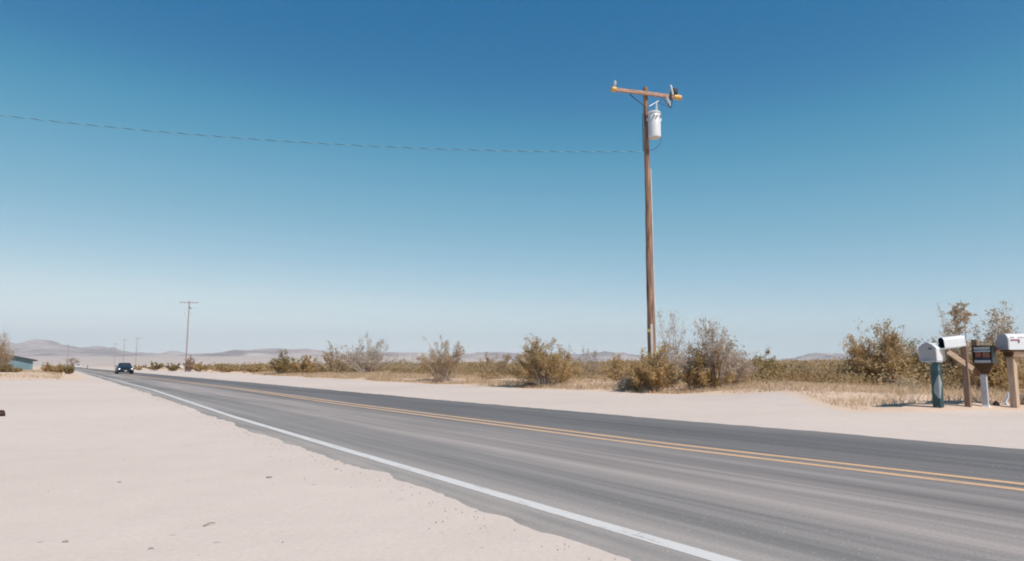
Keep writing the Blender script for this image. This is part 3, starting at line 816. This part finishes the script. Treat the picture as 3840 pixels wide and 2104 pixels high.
# wires on the pole
zc = at(2395, 567, 23.9).z - PZ
m = MB(); m.tube([tc + Vector((.2, -.04, zt0 + .12)), tc + Vector((.215, -.04, zt0 - .02)), tc + Vector((.15, -.04, zt0 - .25)), Vector((.2, -.16, zc + .03)), Vector((.02, -.14, zc))], .010, 5)
m.tube([A_(.80, -.15, za - .46), tc + Vector((.16, -.02, zt1 + .36)), tc + Vector((.08, -.02, zt1 + .36))], .008, 5)
m.tube([Vector((-.13, -.08, zt1)), Vector((-.135, -.08, zc + .6)), Vector((-.14, -.08, zc))], .014, 5)
m.build('jumper_wire', M_darksteel, root)
# conduit down the right side, guard at the bottom
m = MB(); m.tube([(.113, -.02, PH - 2.9), (.125, -.02, PH - 5.2), (.137, -.02, PH - 7.2), (.152, -.02, -.1)], .026, 8); m.build('conduit', M_conduit, root, smooth=True)
m = MB(); m.box((-.005, -.135, 1.2), (.07, .05, 1.9)); m.build('cable_guard', M_conduit, root)
for (px, py, dx) in ((2412, 1240, -.09), (2444, 1322, .13)):
    z = at(px, py, 23.9).z - PZ; m = MB(); m.box((dx, -.145, z), (.09, .02, .10), Matrix.Rotation(.5 * (1 if dx > 0 else -1), 3, 'Z')); m.build('warning_tag', M_yellow_tag, root)
for z in np.linspace(1.2, PH - 3.3, 7):
    m = MB(); m.tube([(0, 0, z), (0, 0, z + .012)], .129 - .05 * z / PH + .002, 16); m.build('strap', M_darkband, root)

P2 = utility_pole(710, 1128, 702, 104, 'second wooden pole with a thin crossarm, at the reddish brown bush', 0, 1.3)
r2 = P2[0]; H2 = P2[1]
m = MB(); m.tube([(.1, -.1, H2 - .95), (.45, -.2, H2 - 1.15)], .06, 6); m.build('cutout', M_darksteel, r2)
m = MB(); m.tube([(-.36, -.1, H2 - 2.15), (-.36, -.1, H2 - 1.65)], .17, 10); m.build('transformer', M_tank, r2)
utility_pole(515, 1265, 511, 232, 'small far pole with a short crossarm, right of the oncoming blue car', 0, 1.1)
utility_pole(468, 1271, 465, 262, 'far bare pole standing right above the oncoming blue car', 0, .5)
utility_pole(434, 1287, 432, 330, 'faintest far pole, left of the one above the blue car', 0, 1.0)
utility_pole(258, 1292, 266, 250, 'lone far pole against the hills by the pale tree, left of the road', 0, .1, arm=False)

# twisted service cable from the pole, over the road, to a pole outside the frame
def catenary(a, b, sag, n):
    t = np.linspace(0, 1, n)[:, None]; a = np.array(a); b = np.array(b)
    P = a * (1 - t) + b * t; P[:, 2] -= (4 * sag * t * (1 - t)).ravel(); return P
far_top = at(-330, 392, 21.0)
attach = (PX - .16, PY - .12, PZ + zc - .02)
cable = empty('service_cable', attach, 0, 'thin twisted cable sagging across the sky from the tall pole to the upper left', 'cable')
P = catenary(attach, far_top, .42, 1400) - np.array(attach)
u_ = np.linspace(0, 1, 1400)
L_ = np.linalg.norm(P[-1] - P[0]); ph_ = u_ * L_ / .54 * 2 * np.pi
dirv = (P[-1] - P[0]) / L_; side = np.cross(dirv, [0, 0, 1]); side /= np.linalg.norm(side)
offv = np.cos(ph_)[:, None] * np.array([0, 0, 1]) * .005 + np.sin(ph_)[:, None] * side * .005
V1, Q1 = tubes((P + offv)[None], [.009], [.009], 6)
link('insulated_wire', arr_mesh('insulated_wire', V1, Q1), M_cable_dark, cable)
V1, Q1 = tubes((P - offv)[None], [.009], [.009], 6)
link('bare_wire', arr_mesh('bare_wire', V1, Q1), M_cable_bare, cable)
# the pole it runs to (beyond the left edge of the frame)
m = MB(); zg = tz(far_top.x, far_top.y)
lp = empty('utility_pole', (far_top.x, far_top.y, zg), 0, 'wooden pole beyond the left edge of the picture carrying the cable', 'utility pole')
m.tube([(0, 0, -.2), (0, 0, far_top.z - zg + .5)], [.14, .09], 12); m.build('pole', M_wood_pole, lp, smooth=True)

# ------------------------------------------------------------------ mailboxes
YM = ground(3522, 1548).y
print('YM', YM)
def mx(px, py=1548, Y=YM): return at(px, py, Y)
def zz(py, Y=YM, px=3600): return at(px, py, Y).z
def post(name, root, wd, z0, z1, mat, dx=0, dy=0, rot=0):
    m = MB(); m.box((0, 0, (z0 + z1) / 2), (wd, wd, z1 - z0)); o = m.build(name, mat, root)
    o.location = (dx, dy, 0); o.rotation_euler = (0, 0, rot); return o
M_greypost = simple('grey_post_paint', (.50, .49, .51), (.42, .41, .43), .5, 4)
# frame: local -y is the box front. world angle of front normal -> rz
def rz_for(front_deg): return R(front_deg + 90)

# 1: white peaked box on teal post
p = mx(3521)
b1 = empty('mailbox', (p.x, YM, 0), 0, 'white peaked mailbox on a thick patchy teal post, leftmost of the row', 'mailbox', 'roadside mailboxes')
post('post', b1, .142, -.1, zz(1360), M_teal_shade, 0, 0, R(36))
bx = bpy.data.objects.new('mailbox_body', None)
z0 = zz(1352); W_, Hw, Ht, D_ = .275, .215, .325, .46
poly = [(-W_ / 2, 0), (W_ / 2, 0), (W_ / 2, Hw), (W_ * .30, Hw + (Ht - Hw) * .62), (0, Ht), (-W_ * .30, Hw + (Ht - Hw) * .62), (-W_ / 2, Hw)]
front = -138
pc = mx(3494, 1352, YM - .06)
Rb = Matrix.Rotation(rz_for(front), 4, 'Z'); Tb = Matrix.Translation((pc.x - p.x, -.02, z0)) @ Rb
m = MB(); m.prism([(x, z + .0) for x, z in poly], -.10, D_ - .10, Tb); body = m.build('body', M_white_box, b1)
m = MB(); m.prism([(x * 1.05, z * 1.03 - .004) for x, z in poly], -.135, -.102, Tb); door = m.build('door', M_shade_lid, b1)
m = MB(); m.prism([(-W_ * .5, Hw * .86), (W_ * .5, Hw * .70), (W_ * .54, Hw + .01), (W_ * .31, Hw + (Ht - Hw) * .66), (0, Ht + .012), (-W_ * .31, Hw + (Ht - Hw) * .66), (-W_ * .54, Hw + .01)], -.158, -.136, Tb); m.build('visor', M_shade_lid, door)
m = MB(); m.box((.06, -.168, Hw * .98), (.06, .02, .02)); m.v = [tuple(Tb @ Vector(q)) for q in m.v]; m.build('handle', M_darksteel, door)
m = MB(); m.box((0.03, -.02, -.018), (.26, .30, .03)); m.v = [tuple(Tb @ Vector(q)) for q in m.v]; m.build('shelf', M_palestrip, b1)

# arched profile
def arch(Wd, Hh, n=10):
    r_ = Wd / 2; pts = [(-r_, 0), (r_, 0)]
    for k in range(n + 1):
        a = math.pi * k / n; pts.append((r_ * math.cos(a), Hh - r_ * .85 + r_ * .85 * math.sin(a)))
    return pts
# 2: arched, dark open front, on brown post with brace
p2 = mx(3633)
b2 = empty('mailbox', (p2.x, YM, 0), 0, 'arched white mailbox with dark open front on a braced brown wooden post', 'mailbox', 'roadside mailboxes')
post('post', b2, .098, -.1, zz(1300), M_wood_post, 0, 0, rz_for(-136))
pm = at(3533, 1306, YM)
front = -172
Mr = Matrix.Translation((pm.x - p2.x, pm.y - YM, pm.z)) @ Matrix.Rotation(rz_for(front), 4, 'Z') @ Matrix.Rotation(R(6.0), 4, 'X')
ap = arch(.155, .20)
n = len(ap)
ins = [(x * .93, z * .95 + .005) for x, z in ap]
m = MB(); L2 = .43
vs = [(x, 0, z) for x, z in ap] + [(x, L2, z) for x, z in ap] + [(x, 0, z) for x, z in ins]
fs = [tuple(range(2 * n - 1, n - 1, -1))] + [(k, (k + 1) % n, (k + 1) % n + n, k + n) for k in range(n)] + [(k, (k + 1) % n, (k + 1) % n + 2 * n, k + 2 * n) for k in range(n)]
m.add([tuple(Mr @ Vector(q)) for q in vs], fs); m.build('body', M_white_metal, b2, smooth=True)
m = MB(); vs = [(x, .002, z) for x, z in ins] + [(x, .40, z) for x, z in ins]
m.add([tuple(Mr @ Vector(q)) for q in vs], [tuple(range(n, 2 * n))] + [(k, (k + 1) % n, (k + 1) % n + n, k + n) for k in range(n)]); m.build('inside', M_navy, b2)
m = MB(); m.box((0, -.07, -.006), (.15, .14, .008)); m.box((.0, .2, -.012), (.13, .40, .02)); m.v = [tuple(Mr @ Vector(q)) for q in m.v]; m.build('door', M_white_metal, b2)
def beam(a, b_, wd, th, name, mat, parent):
    a = Vector(a); b_ = Vector(b_); d = b_ - a; q = d.to_track_quat('X', 'Z').to_matrix()
    m = MB(); m.box((a + b_) / 2, (d.length, th, wd), q); return m.build(name, mat, parent)
ba = at(3551, 1318, YM); bb = at(3640, 1384, YM)
beam((ba.x - p2.x, -.02, ba.z), (bb.x - p2.x + .02, -.03, bb.z), .085, .04, 'brace', M_wood_pale, b2)
ba = at(3648, 1366, YM); bb = at(3682, 1402, YM)
beam((.03, -.06, zz(1372)), (.03, -.06, zz(1500)), .01, .01, 'staple', M_steel, b2) if False else None

# 3: dark box with open front
p3 = mx(3703)
b3 = empty('mailbox', (p3.x, YM, 0), 0, 'black mailbox with open front and bright red flag on a white post', 'mailbox', 'roadside mailboxes')
front = -134; M3 = Matrix.Rotation(rz_for(front), 4, 'Z')
zb, zt = zz(1363), zz(1297); W3, D3 = .305, .40; H3 = zt - zb
pc = mx(3672, 1363); T3 = Matrix.Translation((pc.x - p3.x, -.10, zb)) @ M3
def tb(name, boxes, mat, par, T=T3):
    m = MB()
    for c, d in boxes: m.box(c, d)
    m.v = [tuple(T @ Vector(q)) for q in m.v]; return m.build(name, mat, par)
body = tb('body', [((0, D3 / 2, .008), (W3, D3, .016)), ((-W3 / 2 + .007, D3 / 2, H3 / 2), (.014, D3 - .004, H3 - .04)), ((W3 / 2 - .007, D3 / 2, H3 / 2), (.014, D3 - .004, H3 - .04)), ((0, D3 - .01, H3 / 2), (W3 - .04, .014, H3 - .04))], M_blackgreen, b3)
tb('top', [((0, D3 / 2 - .01, H3 - .006), (W3 + .03, D3 + .05, .016))], M_blackgreen, b3)
tb('front_panel', [((0, .0, .035), (W3 - .05, .012, .045))], M_palestrip, b3)
tb('front_panel', [((0, .0, H3 - .045), (W3 - .05, .012, .035)), ((0, .0, H3 - .105), (W3 - .05, .012, .02))], M_palestrip, b3)
tb('divider', [((0, .004, H3 - .08), (W3 - .05, .012, .03))], M_bluegrey, b3)
tb('newspapers', [((-.07, .12, .16), (.10, .2, .10)), ((.06, .11, .155), (.12, .2, .09))], M_paper, b3)
tb('inner_shelf', [((0, .10, .085), (W3 - .04, .18, .05))], M_navy, b3)
tb('flag', [((W3 / 2 + .010, .44, H3 - .065), (.010, .28, .036)), ((W3 / 2 + .010, .56, H3 - .065), (.012, .06, .055))], M_red, b3)
# stepped wooden bracket, wooden upright, white post
tb('bracket', [((.0, .17, -.016), (.24, .30, .028)), ], M_wood_dark, b3)
m = MB(); m.prism([(-.15, -.03), (.13, -.03), (.055, -.19), (-.055, -.19)], .10, .19, T3); m.build('gusset', M_wood_dark, b3)
post('wooden_post', b3, .098, zz(1412), zz(1272), simple('mid_wood', (.36, .215, .115), (.25, .14, .075), .85, 5, stretch=(6, 6, .6), spec=.2), -.012, .20, rz_for(-134))
post('post', b3, .098, .06, zz(1404), M_greypost, .0, .03, rz_for(-134))
m = MB(); m.lathe([(.11, .055), (.105, .08), (.075, .12), (.06, .2)], 4, Matrix.Translation((0, .03, 0)) @ Matrix.Rotation(R(1), 4, 'Z')); m.build('base_collar', M_white_metal, b3)
m = MB(); m.box((0, .03, .02), (.22, .20, .07)); m.build('base_block', simple('brown_block', (.2, .13, .1), None, .9, 6, spec=.1), b3)

# 4: large arched white box at the right edge
p4 = mx(3809)
b4 = empty('mailbox', (p4.x, YM, 0), 0, 'large arched white mailbox on a pale post, cut by the right edge', 'mailbox', 'roadside mailboxes')
post('post', b4, .12, -.1, zz(1342), M_wood_palepost, 0, 0, rz_for(-150))
front = -178; M4 = Matrix.Rotation(rz_for(front), 4, 'Z')
pc = at(3765, 1312, YM - .0); T4 = Matrix.Translation((pc.x - p4.x, 0, pc.z)) @ M4
zl = zz(1312); H4 = zz(1251) - zl; ap = arch(.285, H4, 14)
m = MB(); m.prism(ap, 0, .52, T4); m.build('body', M_white_metal, b4, smooth=True)
m = MB(); m.prism([(x * 1.03, z * 1.015) for x, z in ap], -.022, -.002, T4); dd = m.build('door', M_shade_lid, b4, smooth=True)
m = MB(); m.box((0, -.03, .06), (.10, .014, .018)); m.v = [tuple(T4 @ Vector(q)) for q in m.v]; m.build('handle', M_shade_lid, dd)
xs = .1425 + .006
tb('flag', [((xs, .11, H4 * .60), (.008, .15, .020)), ((xs, .185, H4 * .53), (.010, .025, .060))], M_redfaded, b4, T4)
cxs = [(.035, 4), (.175, 6)]
for y0, k in cxs:
    m = MB()
    for q in range(k):
        for (dz, h_) in ((0, .024),):
            m.box((.1395, y0 + q * .024, H4 * .80), (.004, .014, .024)) if False else m.box((.143, y0 + q * .024, H4 * .775), (.006, .013, .022))
    m.v = [tuple(T4 @ Vector(q)) for q in m.v]; m.build('lettering', M_lettering, b4)
T4b = Matrix.Translation((pc.x - p4.x, 0, pc.z)) @ M4
m = MB(); m.prism([(-.10, -.13), (.10, -.13), (.13, -.035), (-.13, -.035)], .09, .52, T4b)
m.build('platform', M_wood_pale, b4)
tb('board', [((0, .28, -.016), (.29, .50, .026))], M_wood_dark, b4, T4b)
m = MB(); 
m.prism([(-.09, -.128), (.09, -.128), (.125, -.036), (-.125, -.036)], .062, .088, T4b); m.build('platform_end', M_wood_dark, b4)

# bits on the ground by the mailboxes
def rock(name, px, py, size, mat, label, cat, seed, group=None, flat=.6, Y=None):
    g0 = ground(px, py) if Y is None else at(px, py, Y)
    r_ = np.random.default_rng(seed)
    import bmesh
    bm = bmesh.new(); bmesh.ops.create_icosphere(bm, subdivisions=2, radius=1)
    for v in bm.verts:
        k = 1 + r_.normal(0, .09); v.co = Vector((v.co.x * k * size[0], v.co.y * k * size[1], v.co.z * k * size[2]))
    me = bpy.data.meshes.new(name); bm.to_mesh(me); bm.free()
    o = link(name, me, mat); o.location = (g0.x, g0.y, tz(g0.x, g0.y) + size[2] * .45)
    tag(o, label, cat, group); return o
rock('rock', 3738, 1546, (.055, .05, .06), M_black, 'small black lump on the sand right of the white post base', 'rock', 1)
rock('rock', 3838, 1543, (.14, .13, .13), M_rock, 'big grey brown rock leaning at the foot of the pale post at the right edge', 'rock', 2)
# litter bag
p = mx(3772, 1531, YM + .35)
m = MB()
r_ = np.random.default_rng(4)
pts = [(0, 0, 0), (.02, .01, .07), (.05, 0, .14), (.085, .01, .22)]
m.tube(pts, [.035, .03, .018, .012], 7); m.v = [(x + r_.normal(0, .006), y + r_.normal(0, .006), z + r_.normal(0, .006)) for x, y, z in m.v]
o = m.build('plastic_bag', M_bag); o.location = (p.x, YM + .35, tz(p.x, YM + .35)); tag(o, 'crumpled white and blue plastic litter between the white post and the pale post', 'litter')
rock('rock', 3, 1561, (.07, .07, .075), M_darkrock, 'dark reddish rock cut by the left edge on the pale sand', 'rock', 5)
# pebbles
PB = [(1010, 1792, .016, 'largest dark pebble on the pale sand left of the road edge'), (246, 2033, .010, 'dark pebble nearest the bottom left corner'), (565, 2059, .009, 'small grey pebble near the bottom edge, right of the bottom left corner one'),
      (448, 1809, .010, 'tiny pebble in the middle of the pale sand on the left'), (1262, 1760, .010, 'tiny dark pebble close to the asphalt edge right of the largest pebble')]
for q, (px, py, s_, lab) in enumerate(PB):
    rock('pebble', px, py, (s_ * 1.5, s_ * 1.1, s_ * .55), M_pebble, lab, 'pebble', 50 + q, 'pebbles on the sand')
a = ground(762, 1976); b_ = ground(808, 1966)
m = MB(); m.tube([(0, 0, .006), tuple(Vector((b_.x - a.x, b_.y - a.y, 0)) * .5 + Vector((0, .01, .014))), (b_.x - a.x, b_.y - a.y, .007)], [.003, .004, .002], 5)
o = m.build('twig', M_twig); o.location = a; tag(o, 'thin pale twig lying on the sand near the bottom left', 'twig')
# loose gravel
def gravel():
    r_ = np.random.default_rng(71)
    P = []
    for k in range(1900):
        s = r_.uniform(-3, 30)
        if r_.random() < .5: l = fL(s) + abs(r_.normal(0, .18)) * (1 if r_.random() < .12 else -1)
        elif r_.random() < .5: l = r_.uniform(-6, 1.9)
        else: l = r_.uniform(8.7, 15)
        P.append((-ST * s + CT * l, CT * s + ST * l))
    P = np.array(P); P = P[P[:, 1] > 1.5]; n = len(P)
    z = terrain(P[:, 0], P[:, 1]); sz = r_.uniform(.0015, .0042, n) * (1 + .03 * P[:, 1])
    o_ = np.array([[1, 0, 0], [0, 1, 0], [-1, 0, 0], [0, -1, 0], [0, 0, .8], [0, 0, -.8]])
    V = (np.stack([P[:, 0], P[:, 1], z + .004], 1)[:, None] + o_[None] * sz[:, None, None] * r_.uniform(.6, 1.4, (n, 6, 1))).reshape(-1, 3)
    f = np.array([[0, 1, 4], [1, 2, 4], [2, 3, 4], [3, 0, 4], [1, 0, 5], [2, 1, 5], [3, 2, 5], [0, 3, 5]])
    Fq = (f[None] + (np.arange(n) * 6)[:, None, None]).reshape(-1, 3)
    o = link('gravel', arr_mesh('gravel', V, Fq), M_pebble); tag(o, 'fine loose gravel scattered over the pale sand', 'gravel', kind='stuff')
gravel()

# ------------------------------------------------------------------ white board, road post, teal house
p = at(683, 1386, 150); zg = tz(p.x, 150)
wb = empty('roadside_board', (p.x, 150, zg), 0, 'low white board standing by the reddish brown bush at the second pole', 'board')
m = MB(); m.box((0, 0, .50), (1.55, .06, .62)); m.build('panel', M_blueboard, wb)
for sx in (-.6, .6):
    m = MB(); m.box((sx, .06, .2), (.08, .05, .8)); m.build('leg', M_steel, wb)
p = ground(328, 1378); p = at(328, 1378, 190)
m = MB(); m.box((0, 0, .5), (.12, .06, 1.1)); o = m.build('marker_post', M_darksteel); o.location = (p.x, 190, tz(p.x, 190)); tag(o, 'short dark marker post at the far end of the road', 'post')

Yh = 92
pl = at(-160, 1292, Yh); pr = at(150, 1349, Yh); zg = tz(pr.x, Yh)
hs = empty('house', (pl.x, Yh, zg), math.atan2(-pl.x, Yh) * .98, 'low teal house with a dark sloping roof at the left edge behind the shrubs', 'house')
ww = 8.7; hr_, he = pl.z - zg, at(142, 1350, 97.3).z - zg
m = MB(); m.prism([(-ww + .5, 0), (ww - .5, 0), (ww - .5, he + .02), (0, hr_ - .12), (-ww + .5, he + .02)], 0, 9); m.build('wall', M_teal_wall, hs)
m = MB(); m.prism([(0, hr_), (ww, he), (ww, he - .14), (0, hr_ - .14)], -.4, 9.4); m.prism([(0, hr_), (0, hr_ - .2), (-ww, he - .2), (-ww, he)], -.4, 9.4); m.build('roof', M_roof, hs)
m = MB(); m.box((ww * .25, -.01, 1.2), (1.1, .06, .9)); m.build('window', M_glass, hs)

# ------------------------------------------------------------------ cars
def car(root, body_mat):
    sec = [(-2.25, .72, .42, .62, .80), (-2.15, .84, .26, .66, .92), (-1.7, .89, .20, .70, .96), (-1.0, .90, .18, .72, .94), (0, .90, .18, .72, .92), (1.0, .90, .18, .70, .90), (1.5, .89, .20, .66, .85), (1.95, .86, .22, .60, .76), (2.2, .80, .26, .54, .68), (2.3, .66, .34, .50, .60)]
    m = MB(); ring = []
    for (y, hw, zl, zs, ztp) in sec:
        ring.append([(-hw * .86, y, zl), (-hw, y, zl + .10), (-hw * 1.0, y, zs), (-hw * .93, y, zs + (ztp - zs) * .6), (-hw * .72, y, ztp), (0, y, ztp + .03), (hw * .72, y, ztp), (hw * .93, y, zs + (ztp - zs) * .6), (hw, y, zs), (hw, y, zl + .10), (hw * .86, y, zl)])
    k = 11; vs = [p_ for r_ in ring for p_ in r_]
    fs = [(i_ * k + j_, i_ * k + (j_ + 1) % k, (i_ + 1) * k + (j_ + 1) % k, (i_ + 1) * k + j_) for i_ in range(len(sec) - 1) for j_ in range(k)]
    fs += [tuple(range(k)), tuple(range(len(vs) - 1, len(vs) - k - 1, -1))]
    m.add(vs, fs); m.build('body', body_mat, root, smooth=True)
    # greenhouse
    cab = [(-1.75, .70, .93), (-1.0, .56, 1.36), (.1, .57, 1.39), (1.0, .72, .90)]
    m = MB(); vs = [(-.70, -1.75, .92), (.70, -1.75, .92), (.76, 1.0, .89), (-.76, 1.0, .89), (-.54, -1.0, 1.36), (.54, -1.0, 1.36), (.56, .1, 1.39), (-.56, .1, 1.39)]
    m.add(vs, [(0, 1, 5, 4), (1, 2, 6, 5), (2, 3, 7, 6), (3, 0, 4, 7), (4, 5, 6, 7), (3, 2, 1, 0)]); m.build('roof', body_mat, root)
    def quad(name, q4, mat, th=.006):
        a, b2_, c_, d_ = [Vector(q) for q in q4]; n_ = (b2_ - a).cross(d_ - a).normalized()
        cen = (a + b2_ + c_ + d_) / 4
        if n_.dot(cen - Vector((0, -.4, 1.0))) < 0: n_ = -n_
        m = MB(); vv = [q + n_ * th for q in (a, b2_, c_, d_)] + [q - n_ * .01 for q in (a, b2_, c_, d_)]
        m.add(vv, [(0, 1, 2, 3), (7, 6, 5, 4), (0, 4, 5, 1), (1, 5, 6, 2), (2, 6, 7, 3), (3, 7, 4, 0)]); return m.build(name, mat, root)
    quad('windshield', [(-.66, .95, .925), (.66, .95, .925), (.50, .14, 1.365), (-.50, .14, 1.365)], M_glass)
    quad('rear_window', [(-.60, -1.70, .95), (.60, -1.70, .95), (.46, -1.04, 1.335), (-.46, -1.04, 1.335)], M_glass)
    for s_ in (-1, 1):
        quad('side_window', [(s_ * .737, .7, .96), (s_ * .725, -1.35, .98), (s_ * .575, -.98, 1.32), (s_ * .59, .06, 1.34)], M_glass)
        m = MB(); m.lathe([(.0, 0), (.13, .0), (.115, .045), (.03, .07)], 12, Matrix.Translation((s_ * .64, 2.215, .565)) @ Matrix.Rotation(R(-90), 4, 'X')); m.build('headlight', M_lamp, root, smooth=True)
        m = MB(); m.box((s_ * .60, -2.24, .72), (.26, .06, .12)); m.build('tail_light', M_red, root)
        m = MB(); m.box((s_ * .98, .72, .97), (.18, .10, .11)); m.build('side_mirror', body_mat, root)
        for y in (-1.35, 1.42):
            m = MB(); Mw = Matrix.Translation((s_ * .79, y, .33)) @ Matrix.Rotation(R(90), 4, 'Y')
            m.lathe([(.20, -.11), (.31, -.11), (.335, -.08), (.335, .08), (.31, .11), (.20, .11)], 22, Mw)
            wo = m.build('wheel', M_black, root, smooth=True)
            m = MB(); m.lathe([(.05, -.118), (.195, -.112), (.195, .112), (.05, .118)], 16, Mw); m.build('rim', M_steel, wo)
    m = MB(); m.box((0, 2.29, .52), (.74, .06, .12)); m.build('grille', M_black, root)
    m = MB(); m.box((0, 2.25, .34), (1.30, .14, .14)); m.build('front_bumper', body_mat, root)
    m = MB(); m.box((0, 2.335, .37), (.30, .02, .10)); m.build('license_plate', M_plate, root)
g0 = ground(465, 1401.5)
c1 = empty('car', (g0.x, g0.y, .012), TH + math.pi, 'dark blue oncoming sedan with pale headlights on the near lane of the road', 'car')
car(c1, M_bluecar); c1.scale = (.9, .92, .84)
s_, l_ = sl(*at(293, 1379, 300).xy)
q = at(293, 1379, 300)
c2 = empty('car', (q.x, 300, .012), TH + math.pi, 'tiny white oncoming car far away where the road vanishes', 'car')
car(c2, M_whitecar)
print('cars', g0, sl(g0.x, g0.y), sl(q.x, 300))

# ------------------------------------------------------------------ haze
m = MB(); HB = 8600
m.add([(x, y, z) for x in (-HB, HB) for y in (-HB, HB) for z in (-16, 380)], [(0, 1, 3, 2), (4, 6, 7, 5), (0, 4, 5, 1), (2, 3, 7, 6), (0, 2, 6, 4), (1, 5, 7, 3)])
hz_m = bpy.data.materials.new('haze'); hz_m.use_nodes = True; nt = hz_m.node_tree; nt.nodes.clear()
o_ = nt.nodes.new('ShaderNodeOutputMaterial'); pv = nt.nodes.new('ShaderNodeVolumePrincipled')
pv.inputs['Color'].default_value = (.89, .95, 1.0, 1); pv.inputs['Density'].default_value = 1.12e-4; pv.inputs['Anisotropy'].default_value = 0.0
nt.links.new(pv.outputs[0], o_.inputs['Volume'])
hzo = m.build('haze', hz_m); tag(hzo, 'thin pale air softening the far hills', 'haze', kind='stuff')

# ------------------------------------------------------------------ light
EL = R(52); saz = math.atan2(.74, -.67)     # azimuth measured from +Y towards +X
S = Vector((math.sin(saz) * math.cos(EL), math.cos(saz) * math.cos(EL), math.sin(EL)))
sun = bpy.data.lights.new('sun', 'SUN'); sun.energy = 5.0; sun.angle = R(.5); sun.color = (1, .925, .85)
so = bpy.data.objects.new('sun', sun); COL.objects.link(so); so.rotation_euler = S.to_track_quat('Z', 'Y').to_euler()
so.location = (0, 0, 50)
wld = bpy.data.worlds.new('World'); C.world = wld; wld.use_nodes = True; nt = wld.node_tree; nt.nodes.clear()
wo = nt.nodes.new('ShaderNodeOutputWorld'); bg = nt.nodes.new('ShaderNodeBackground'); sky = nt.nodes.new('ShaderNodeTexSky')
sky.sky_type = 'NISHITA'; sky.sun_disc = False; sky.sun_elevation = EL; sky.sun_rotation = saz
sky.altitude = 700; sky.air_density = 1.0; sky.dust_density = 0.0; sky.ozone_density = 4.0
SKS = .12
sp_ = nt.nodes.new('ShaderNodeSeparateColor'); cb_ = nt.nodes.new('ShaderNodeCombineColor'); nt.links.new(sky.outputs[0], sp_.inputs[0])
def chan(i, pts):
    a = math_(nt, 'MULTIPLY', sp_.outputs[1], SKS); fc = nt.nodes.new('ShaderNodeFloatCurve'); cv = fc.mapping.curves[0]
    cv.points[0].location = pts[0]; cv.points[-1].location = pts[-1]
    for p_ in pts[1:-1]: cv.points.new(*p_)
    fc.mapping.update(); nt.links.new(a, fc.inputs['Value']); b_ = math_(nt, 'DIVIDE', fc.outputs[0], SKS); nt.links.new(b_, cb_.inputs[i])
chan(0, [(0, 0), (.14, .0), (.202, .006), (.24, .022), (.274, .047), (.36, .135), (.477, .255), (.62, .44), (.795, .70), (1, .88)])
chan(1, [(0, 0), (.14, .10), (.202, .148), (.24, .188), (.274, .262), (.36, .385), (.477, .505), (.62, .66), (.795, .85), (1, .95)])
chan(2, [(0, 0), (.14, .28), (.202, .355), (.24, .405), (.274, .462), (.36, .57), (.477, .672), (.52, .715), (.62, .79), (.795, .90), (1, .97)])
nt.links.new(cb_.outputs[0], bg.inputs[0]); bg.inputs[1].default_value = SKS
nt.links.new(bg.outputs[0], wo.inputs[0])

# ------------------------------------------------------------------ camera and output
cd = bpy.data.cameras.new('camera'); cd.sensor_width = 36; cd.lens = F / 3840 * 36; cd.clip_end = 30000; cd.clip_start = .05
co = bpy.data.objects.new('camera', cd); COL.objects.link(co); co.location = (0, 0, HCAM); co.rotation_euler = (R(90) + PHI, 0, 0)
C.camera = co
C.view_settings.view_transform = 'Standard'; C.view_settings.look = 'None'; C.view_settings.gamma = 1; C.view_settings.exposure = 0.0
C.render.engine = 'CYCLES'
C.cycles.volume_bounces = 0; C.cycles.max_bounces = 5; C.cycles.use_denoising = True
C.cycles.filter_width = 1.9
